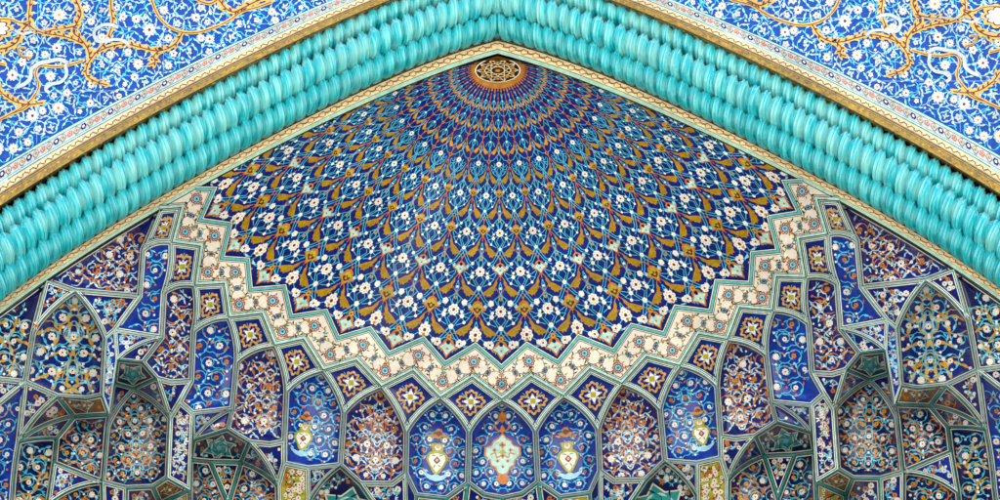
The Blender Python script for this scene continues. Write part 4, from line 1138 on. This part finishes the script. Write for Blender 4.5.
def build_arch():
    o0 = (0, 0, float(WC['e'][0, 2]))
    # inner cream border
    r = thing('arch_border', 'cream arch border with a dark meander line, directly under the turquoise ropes', 'arch border', (0, 0, float(WC['f'][0, 2])), 'borders running along the arch')
    B = Band(WC['e'], WC['f2'], (0, -1, -.4))
    zig(B, .26, .60, .155, .010, 'brown', 2); zig(B, .46, .80, .155, .010, 'gilt', 2, .07)
    for v, m, w in ((.07, 'ink', .012), (.93, 'ink', .010)): B.line([(u, v) for u in np.linspace(0, B.len, 80)], w, m, 2)
    mesh_obj('cream_band', [bothsides(strip3(WC['e'], WC['f2'], 'tan')), bothsides(B.arrays())], r.location, r)
    mesh_obj('pale_edge', [bothsides(strip3(WC['f2'] + np.array([0, -.012, 0]), WC['f'] + np.array([0, -.012, 0]), 'edge_green')), bothsides(strip3(WC['f'] + np.array([0, -.012, 0]), WC['f'] + np.array([0, .03, .0]), 'ink'))], r.location, r)
    # outer border
    r = thing('arch_border', 'white floral arch border with gilt moulding, outside the turquoise ropes', 'arch border', (0, YF, float(WC['a'][0, 2])), 'borders running along the arch')
    W_ = Band(WC['a'], WC['b'], (0, -1, 0))
    for v, m, w in ((.0, 'deep_teal', .012), (.09, 'pale_rib', .03), (.17, 'navy', .008), (.86, 'navy', .008), (.95, 'pale_rib', .03), (1.0, 'deep_teal', .010)): W_.line([(u, v) for u in np.linspace(0, W_.len, 90)], w, m, 2)
    x = .12; k = 0
    while x < W_.len - .1:
        c = (x, .5)
        if k % 2 == 0:
            W_.shape(c, scallop((0, 0), .040, 6, .2), 'navy', 4); W_.shape(c, circ((0, 0), .018, 6), 'white', 5)
        else:
            W_.shape(c, scallop((0, 0), .040, 5, .35), 'orange', 4); W_.shape(c, scallop((0, 0), .022, 5, .3), 'pink', 5)
            W_.shape(c, circ((0, 0), .009, 5), 'brown', 6)
        for s in (-1, 1):
            pa = [(x + .05 + .08 * t, .5 + s * .24 * sin(pi * t)) for t in np.linspace(0, 1, 6)]
            W_.line(pa, .007, 'brown' if s > 0 else 'orange', 2)
            W_.shape((x + .09, .5 + s * .18), tear((0, 0), s * 1.0, .035, .016), 'olive_gold', 3)
        W_.shape((x + .09, .5), scallop((0, 0), .017, 4, .3), 'olive_gold', 3)
        x += .18; k += 1
    Zb = Band(WC['b'], WC['c'], (0, -1, -.2)); zig(Zb, .3, .62, .10, .011, 'umber', 2); Zb.line([(u, .8) for u in np.linspace(0, Zb.len, 80)], .022, 'gilt', 2); Zb.line([(u, .9) for u in np.linspace(0, Zb.len, 80)], .008, 'ink', 3)
    mesh_obj('floral_band', [bothsides(strip3(WC['a'], WC['b'], 'pure_white')), bothsides(W_.arrays())], r.location, r)
    mesh_obj('meander_band', [bothsides(strip3(WC['b'], WC['c'], 'tan')), bothsides(Zb.arrays())], r.location, r)
    Gb = Band(WC['c'], WC['g'], (0, -1, -.5)); rg = random.Random(9); x = .03
    while x < Gb.len - .05:
        Gb.shape((x, rg.uniform(.25, .8)), tear((0, 0), rg.uniform(-.6, .6), rg.uniform(.03, .06), .016), rg.choice(['soffit_brown', 'umber', 'gold', 'olive_gold']), 2); x += rg.uniform(.012, .03)
    Gb.line([(u, .06) for u in np.linspace(0, Gb.len, 80)], .010, 'umber', 3)
    mesh_obj('gilt_moulding', [bothsides(strip3(WC['c'], WC['g'], 'gilt')), bothsides(Gb.arrays())], r.location, r)
    Sb = Band(WC['g'], WC['d'], (0, -.2, -1)); rnd = random.Random(3); x = .05
    while x < Sb.len:
        v = rnd.uniform(.2, .8); Sb.shape((x, v), scallop((0, 0), rnd.uniform(.018, .04), 4, .4, rnd.random() * 3), rnd.choice(['brown', 'olive_gold', 'ink', 'gold', 'deep_teal']), 2); x += rnd.uniform(.03, .08)
    Sb.line([(u, .93) for u in np.linspace(0, Sb.len, 80)], .014, 'ink', 2); Sb.line([(u, .1) for u in np.linspace(0, Sb.len, 80)], .012, 'ink', 2)
    mesh_obj('soffit', [bothsides(strip3(WC['g'], WC['d'], 'soffit_brown')), bothsides(Sb.arrays())], r.location, r)
    # bed behind the ropes
    bed1 = on_plane(offcurve(CE, 56.0), -.07); bed0 = on_plane(offcurve(CE, 3.0), -.045)
    bed = mesh_obj('rope_bed', [bothsides(strip3(WC['d'], bed1, 'navy', 2)), bothsides(strip3(bed1, WC['e'], 'umber', 2))], (0, 0, 0), None)
    tag(bed, 'dark recessed bed of the arch showing between the turquoise ropes', 'recess')
    # ropes
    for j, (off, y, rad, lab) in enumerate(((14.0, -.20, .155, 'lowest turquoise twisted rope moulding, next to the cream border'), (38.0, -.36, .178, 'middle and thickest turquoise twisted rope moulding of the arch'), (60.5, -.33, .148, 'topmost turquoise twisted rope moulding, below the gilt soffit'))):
        root = thing('rope_moulding', lab, 'rope moulding', (0, y, float(on_plane(offcurve(CE, off), y)[0, 2])), 'turquoise ropes round the arch')
        C = on_plane(offcurve(CE, off, x0=-14.0, n=120), y)
        seg = np.linalg.norm(np.diff(C, axis=0), axis=1); s = np.concatenate([[0], np.cumsum(seg)]); L_ = s[-1]
        ns = int(L_ / .0055); nt = 56; ss = np.linspace(0, L_, ns); Cx = np.stack([np.interp(ss, s, C[:, k]) for k in range(3)], 1)
        T_ = np.gradient(Cx, axis=0); T_ /= np.linalg.norm(T_, axis=1)[:, None]
        n1 = np.tile([0.0, -1.0, 0.0], (ns, 1)); n2 = np.cross(T_, n1)
        th = np.linspace(0, 2 * pi, nt + 1)[:-1]
        NS = 2; pitch = .304; ph0 = j * .37
        rng = np.random.RandomState(5 + j)
        V = []
        PHs = NS * (th[None, :] / (2 * pi) - ss[:, None] / pitch) + ph0       # lobe number
        fr = PHs % 1.0; x_ = 2 * fr - 1
        # slight hand-made change of size from lobe to lobe
        li = np.floor(PHs).astype(int); jit = (np.sin(li * 12.9898 + j) * 43758.5453) % 1.0
        lob = (1 - np.abs(x_) ** 2.1) ** .75
        r_ = rad * (.60 + .40 * lob) + rad * .06 * np.cos(fr * 2 * pi * 3) * lob + rad * (jit - .5) * .04 * lob
        V = Cx[:, None] + r_[..., None] * (np.cos(th)[None, :, None] * n1[:, None] + np.sin(th)[None, :, None] * n2[:, None])
        V = V.reshape(-1, 3); V[:, 0] = np.maximum(V[:, 0], 0.0)
        fc, uv = [], []
        for i in range(ns - 1):
            for k in range(nt):
                k2 = (k + 1) % nt; a, b, c, d = i * nt + k, i * nt + k2, (i + 1) * nt + k2, (i + 1) * nt + k
                if V[a, 0] <= 0 and V[c, 0] <= 0: continue
                fc.append([a, d, c, b])
                p0, p1 = PHs[i, k], PHs[i, k] + NS / nt; q0 = PHs[i + 1, k]; q1 = q0 + NS / nt
                t0, t1 = th[k], th[k] + 2 * pi / nt
                uv.append([(p0, t0), (q0, t0), (q1, t1), (p1, t1)])
        for side in (False, True):
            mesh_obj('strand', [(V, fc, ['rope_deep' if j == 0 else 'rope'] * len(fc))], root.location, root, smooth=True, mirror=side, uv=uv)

def facade():
    # scroll work on the two spandrels
    up = on_plane(np.stack([CV['a'][:, 0], CV['a'][:, 1] + 1.5], 1), YF)
    top = up.copy(); top[:, 2] = 23.0; 
    Xm = up[-1, 0]
    def fn(P, lift): return on_plane(P, YF - np.asarray(lift))
    lim = CV['a']
    def clip(pts):
        ok = all(p[1] < np.interp(p[0], lim[:, 0], lim[:, 1]) + .5 and p[0] < 575 for p in pts)
        return pts if ok else None
    T = Sheet(fn, clip)
    rnd = random.Random(21)
    region = [(90, -330), (560, -330)] + [(float(x), float(y) - 3) for x, y in CV['a'][::-6] if 90 < x < 560]
    def G(pts): return [S(*p) for p in pts]
    gold = [
     ([(845, -40), (843, -15), (839, 0), (833.6, 10), (825, 18.4), (812, 24), (796, 24.5), (777, 19), (764, 12.8), (752, 5), (737, 1), (722, -4)], 3.6),
     ([(812, 24), (819, 35), (830, 41), (841, 41.6), (856, 37.6), (870, 34.4), (886, 37), (901, 43)], 4.6),
     ([(835, 41), (841, 47), (840, 53), (846, 56)], 4.5),
     ([(883, -25), (882.4, 0), (881.6, 12.8), (888, 30), (899, 42.4), (907, 53), (909, 64), (901, 70.5), (888, 75)], 4.4),
     ([(905, 48), (907, 38), (914, 28), (921, 21), (917, 12), (913, 2), (918, -12)], 5.2),
     ([(912, 33), (922, 28), (936, 24), (952, 21), (964, 13), (964, -6), (960, -25)], 4.4),
     ([(915, 14), (928, 17), (942, 18.5), (950, 22)], 4.6),
     ([(963, 9), (973, 11), (984, 7), (1000, 6.5), (1020, 10), (1032, 20)], 3.2),
     ([(963, 10), (972, 18), (978, 30), (992, 36), (1010, 34), (1030, 22)], 6.0),
     ([(912, 50), (928, 54.5), (942, 55.5), (955, 54), (960, 62), (957, 72), (959, 80), (968, 91), (981, 99), (1000, 108), (1020, 112), (1040, 108)], 3.4),
     ([(953, 91), (966, 92.5), (976, 91), (985, 87), (994, 80), (1001, 71), (1015, 66), (1035, 70)], 4.8),
     ([(966, 92), (973, 97), (985, 101)], 4.0),
     ([(718, -10), (735, -6), (750, 1), (760, 5), (768, 1), (775, -8)], 5.2),
     ([(812, -30), (806, -18), (796, -8), (784, -4), (776, -9), (779, -18)], 4.0),
     ([(965, 46), (974, 43), (976, 36), (970, 36)], 2.6),
     ([(690, -30), (700, -20), (715, -14), (730, -16), (742, -28)], 3.6),
     ([(990, 52), (1010, 48), (1030, 52), (1045, 64)], 3.4),
    ]
    gp = []
    for P_, w in gold:
        w *= .98
        q = spline(G(P_), 7)
        # extra density for the upper, unseen part comes with the same strokes
        T.ribbon(q, w, 'scroll_gold', 5); T.ribbon([(p[0] + .15, p[1] + .3) for p in q], w * .24, 'brown', 6)
        gp += [(p[0], p[1], w) for p in q[::2]]
        for i in range(3, len(q) - 3, 4):      # leafy edges
            an = atan2(q[i + 1][1] - q[i - 1][1], q[i + 1][0] - q[i - 1][0]); s = rnd.choice((-1, 1))
            if w > 4.2:
                T.poly(tear(q[i], an + s * .9, w * 1.6, w * .9, -.25 * s), 'scroll_gold', 5); T.poly(tear((q[i][0], q[i][1]), an + s * .8, w * .9, w * .42), 'brown', 7); T.poly(tear(q[i], an - s * .9, w * 1.2, w * .7, .25 * s), 'scroll_gold', 5)
            elif rnd.random() < .4: T.poly(tear(q[i], an + s * .7, w * 1.3, w * .5, -.3 * s), 'scroll_gold', 5)
        for e in (0, -1):
            T.poly(circ(q[e], w * .55, 8), 'scroll_gold', 5)
    white = [([(876, 18), (884, 15), (892, 15.5), (900, 21), (899, 29), (893, 32), (886, 28)], 3.2), ([(866, 36), (872, 31), (882, 30), (890, 33)], 3.0),
             ([(928, 52), (936, 48.5), (946, 50), (956, 52), (964, 58), (965, 66), (971, 72), (979, 75)], 3.8), ([(930, 54), (929, 64), (935, 71), (944, 73), (950, 78), (946, 82)], 3.2),
             ([(962, 20), (972, 22), (980, 18)], 2.4)]
    for P_, w in white:
        q = spline(G(P_), 6); T.ribbon(q, w, 'pure_white', 8); gp += [(p[0], p[1], w) for p in q[::2]]
    c = S(1001, 16); T.poly([(x, c[1] + (y - c[1]) * .62) for x, y in scallop(c, 21, 10, .2)], 'scroll_gold', 6); T.poly([(x, c[1] + (y - c[1]) * .6) for x, y in scallop(c, 17, 10, .2)], 'brown', 7); T.poly([(x, c[1] + (y - c[1]) * .6) for x, y in scallop(c, 15, 10, .22)], 'ivory', 8); gp.append((c[0], c[1], 34))
    # ground of flowers, stems and leaves
    pts = []
    fl = [(798, 10, 5.6), (845, 21, 8.2), (785, 32, 6), (938, 37, 6.5), (935, 4, 8), (945, 65, 6.2), (938, 97, 7.6), (964, 104, 8), (984, 136, 6), (978, 120, 5.5), (722, 6, 5), (857, 55, 6.5), (861, 68, 5), (929, 82, 5), (906, 93, 5), (983, 63, 7), (1000, 136, 8), (879, 58, 4.6), (1012, 90, 8), (830, 2, 5.5), (871, 7, 4.5), (858, 10, 5.5), (973, 50, 4.6), (992, 93, 4.6)]
    for x, y, r in fl:
        p = S(x, y); pts.append((p[0], p[1], r * .86))
    near = lambda p, d: any((p[0] - g[0]) ** 2 + (p[1] - g[1]) ** 2 < (g[2] * .5 + d) ** 2 for g in gp)
    D = 16.5
    for k in range(-2, 18):
        for j in range(4, 36):
            c = (j * D + (D / 2 if k % 2 else 0) + rnd.uniform(-2.5, 2.5), -336 + k * D * .9 + rnd.uniform(-2.5, 2.5))
            v = rnd.random(); hd = 1 if (j + k) % 2 else -1
            if not inside((c[0], c[1] - 7), region): continue
            path = []; a0 = rnd.uniform(0, 6.28)
            for i in range(19):
                t = i / 18; r = D * (.56 - .34 * t); a = a0 + hd * t * 7.0
                path.append((c[0] + r * cos(a), c[1] + r * sin(a)))
            st = rnd.choice(('cyan', 'pale_blue', 'cyan'))
            T.ribbon(path, .75, st, 1)
            for n_, i in enumerate(range(1, 18, 2)):
                an = atan2(path[i + 1][1] - path[i - 1][1], path[i + 1][0] - path[i - 1][0]); s_ = hd if n_ % 2 else -hd; l = rnd.uniform(3.6, 5.6)
                T.poly(tear(path[i], an + s_ * .8, l, l * .42, -.35 * s_), rnd.choice(('pure_white', 'pale_blue', 'cyan', 'pure_white', 'pale_blue')), 2)
            e = path[0]; a = atan2(path[0][1] - path[1][1], path[0][0] - path[1][0])
            T.ribbon(bez(e, (e[0] + D * .6 * cos(a + hd * .3), e[1] + D * .6 * sin(a + hd * .3)), .2 * hd, 5), .75, st, 1)
            if near(c, 2.0) or any((c[0] - q[0]) ** 2 + (c[1] - q[1]) ** 2 < (q[2] + 3.0) ** 2 for q in pts): continue
            pts.append((c[0], c[1], rnd.choice((2.6, 3.0, 3.4, 2.3, 4.3))))
            g_ = (c[0] + D * .5, c[1] + D * .42)
            if not near(g_, .5): T.poly(scallop(g_, 1.5, 5, .35), rnd.choice(('pure_white', 'ivory')), 3)
    for x, y, r in pts:
        if r > 4: 
            T.poly(scallop((x, y), r, 10, .28, rnd.random()), 'pure_white', 3); T.poly(scallop((x, y), r * .72, 8, .2), 'ivory', 4)
            for k in range(8):
                a = k * pi / 4; T.poly(tear((x + r * .35 * cos(a), y + r * .35 * sin(a)), a + .9, r * .32, r * .12), 'lime' if k % 2 else 'pink', 5)
            T.poly(scallop((x, y), r * .26, 5, .3), rnd.choice(('orange', 'brown', 'gold')), 5)
        elif r > 2.2 and rnd.random() < .7: T.poly(scallop((x, y), r * 1.15, 5, .35, rnd.random() * 6), rnd.choice(('pure_white', 'pure_white', 'ivory')), 3); T.poly(circ((x, y), r * .3, 5), rnd.choice(('orange', 'gold', 'cobalt')), 4)
        elif r > 2:
            a = rnd.random() * 6
            for d, l in ((0, 1), (1.0, .75), (-1.0, .75), (2.6, .5)): T.poly(tear((x, y), a + d, r * 1.9 * l, r * .85, rnd.choice((-.3, .3))), rnd.choice(('pure_white', 'pale_blue', 'pure_white')), 3)
            T.poly(tear((x, y), a, r * .9, r * .35), rnd.choice(('lime', 'gold', 'facade_blue')), 4)
        else: T.poly(scallop((x, y), r * 1.2, 3, .4, rnd.random() * 6, 3), 'pure_white', 3)
    # tile joints
    J = []
    for x in (700, 765, 828, 891, 954): T.ribbon([S(x + k * .2, y) for k, y in enumerate(range(-60, 140, 6))], .28, 'pale_blue', 10)
    for y in (-45, 18, 81): T.ribbon([S(x, y + (x - 500) * .0) for x in range(600, 1060, 6)], .28, 'pale_blue', 10)
    arr = T.arrays()
    # solid wall with the arch cut out: front face strips above the arch, side pieces down to the ground
    V = np.concatenate([up, top]); m = len(up); fc = [[i, i + 1, m + i + 1, m + i] for i in range(m - 1)]
    Wd, G0 = 11.0, 0.0
    p = up[-1]
    extra = np.array([[p[0], YF, 0], [Wd, YF, 0], [Wd, YF, 23], [p[0], YF, 23], [p[0], YF, p[2]], [p[0], 9, 0], [Wd, 9, 0], [Wd, 9, 23], [0, YF, 23], [0, 9, 23], [0, 9, 0], [p[0], 9, 11], [p[0], YF, 11], [p[0], 0.0, p[2]], [p[0], 9, p[2]]])
    n0 = len(V); V = np.concatenate([V, extra])
    fc += [[n0 + 0, n0 + 1, n0 + 2, n0 + 3, n0 + 4], [n0 + 1, n0 + 6, n0 + 7, n0 + 2], [n0 + 8, n0 + 2, n0 + 7, n0 + 9], [n0 + 10, n0 + 6, n0 + 7, n0 + 9], [n0 + 0, n0 + 5, n0 + 14, n0 + 4]]
    ms = ['facade_blue'] * (m - 1) + ['facade_blue', 'plaster', 'plaster', 'plaster', 'plaster']
    for side, mir in (('right', False), ('left', True)):
        loc = (-6.5 if mir else 6.5, YF, 0.0)
        root = thing('tiled_wall', f'blue tiled wall with gold scrolls and white flowers, above the arch on the {side}', 'wall', loc, 'tiled walls beside the arch')
        mesh_obj('wall_body', [(V, fc, ms)], loc, root, mirror=mir)
        mesh_obj('scrollwork', [arr], loc, root, mirror=mir)

build_dome()
build_frieze()
build_cells()
build_arch()
facade()

# ------------------------------------------------------------------ courtyard
def stone():
    m = bpy.data.materials.new('courtyard_stone'); m.use_nodes = True; N = m.node_tree.nodes; L = m.node_tree.links; b = N['Principled BSDF']
    tc = N.new('ShaderNodeTexCoord'); br = N.new('ShaderNodeTexBrick'); br.inputs['Scale'].default_value = 1.0
    br.inputs['Color1'].default_value = (.50, .47, .41, 1); br.inputs['Color2'].default_value = (.44, .42, .37, 1); br.inputs['Mortar'].default_value = (.25, .24, .22, 1)
    br.inputs['Mortar Size'].default_value = .01; br.offset = 0
    L.new(tc.outputs['Object'], br.inputs['Vector']); L.new(br.outputs['Color'], b.inputs['Base Color']); b.inputs['Roughness'].default_value = .5
    MATS['stone'] = m
stone()
g = mesh_obj('ground', [(np.array([[-400, -700, 0], [400, -700, 0], [400, 100, 0], [-400, 100, 0]], float), [[0, 1, 2, 3]], ['stone'])])
g['kind'] = 'structure'

# ------------------------------------------------------------------ light, camera
w = bpy.data.worlds.new('World'); SC.world = w; w.use_nodes = True
N = w.node_tree.nodes; L = w.node_tree.links; bg = N['Background']
sky = N.new('ShaderNodeTexSky'); sky.sky_type = 'NISHITA'; sky.sun_disc = False
EL, AZ = radians(60), radians(28)      # the sun stands behind the building, the courtyard in front is lit
sky.sun_elevation = EL; sky.sun_rotation = AZ; sky.air_density = 1.2; sky.dust_density = 2.5
L.new(sky.outputs[0], bg.inputs[0]); bg.inputs[1].default_value = .12
sd = bpy.data.lights.new('sun', 'SUN'); sd.energy = 4.5; sd.angle = radians(.5); sd.color = (1, .95, .87)
so_ = bpy.data.objects.new('sun', sd); COL.objects.link(so_); so_.location = (0, 0, 40)
so_.rotation_euler = (radians(90) - EL, 0, pi - AZ)
cd = bpy.data.cameras.new('camera'); co = bpy.data.objects.new('camera', cd); COL.objects.link(co)
from mathutils import Matrix
co.matrix_world = Matrix.Translation(CAM.tolist()) @ Matrix.Rotation(pi / 2 + PHI, 4, 'X') @ Matrix.Rotation(ROLL, 4, 'Z')
cd.sensor_width = 36; cd.lens = 36 * F / 1000; cd.clip_end = 2000; cd.clip_start = .1
SC.camera = co
SC.view_settings.view_transform = 'Standard'; SC.view_settings.look = 'None'; SC.view_settings.exposure = 1.95; SC.view_settings.gamma = 1
SC.cycles.max_bounces = 6; SC.cycles.diffuse_bounces = 4
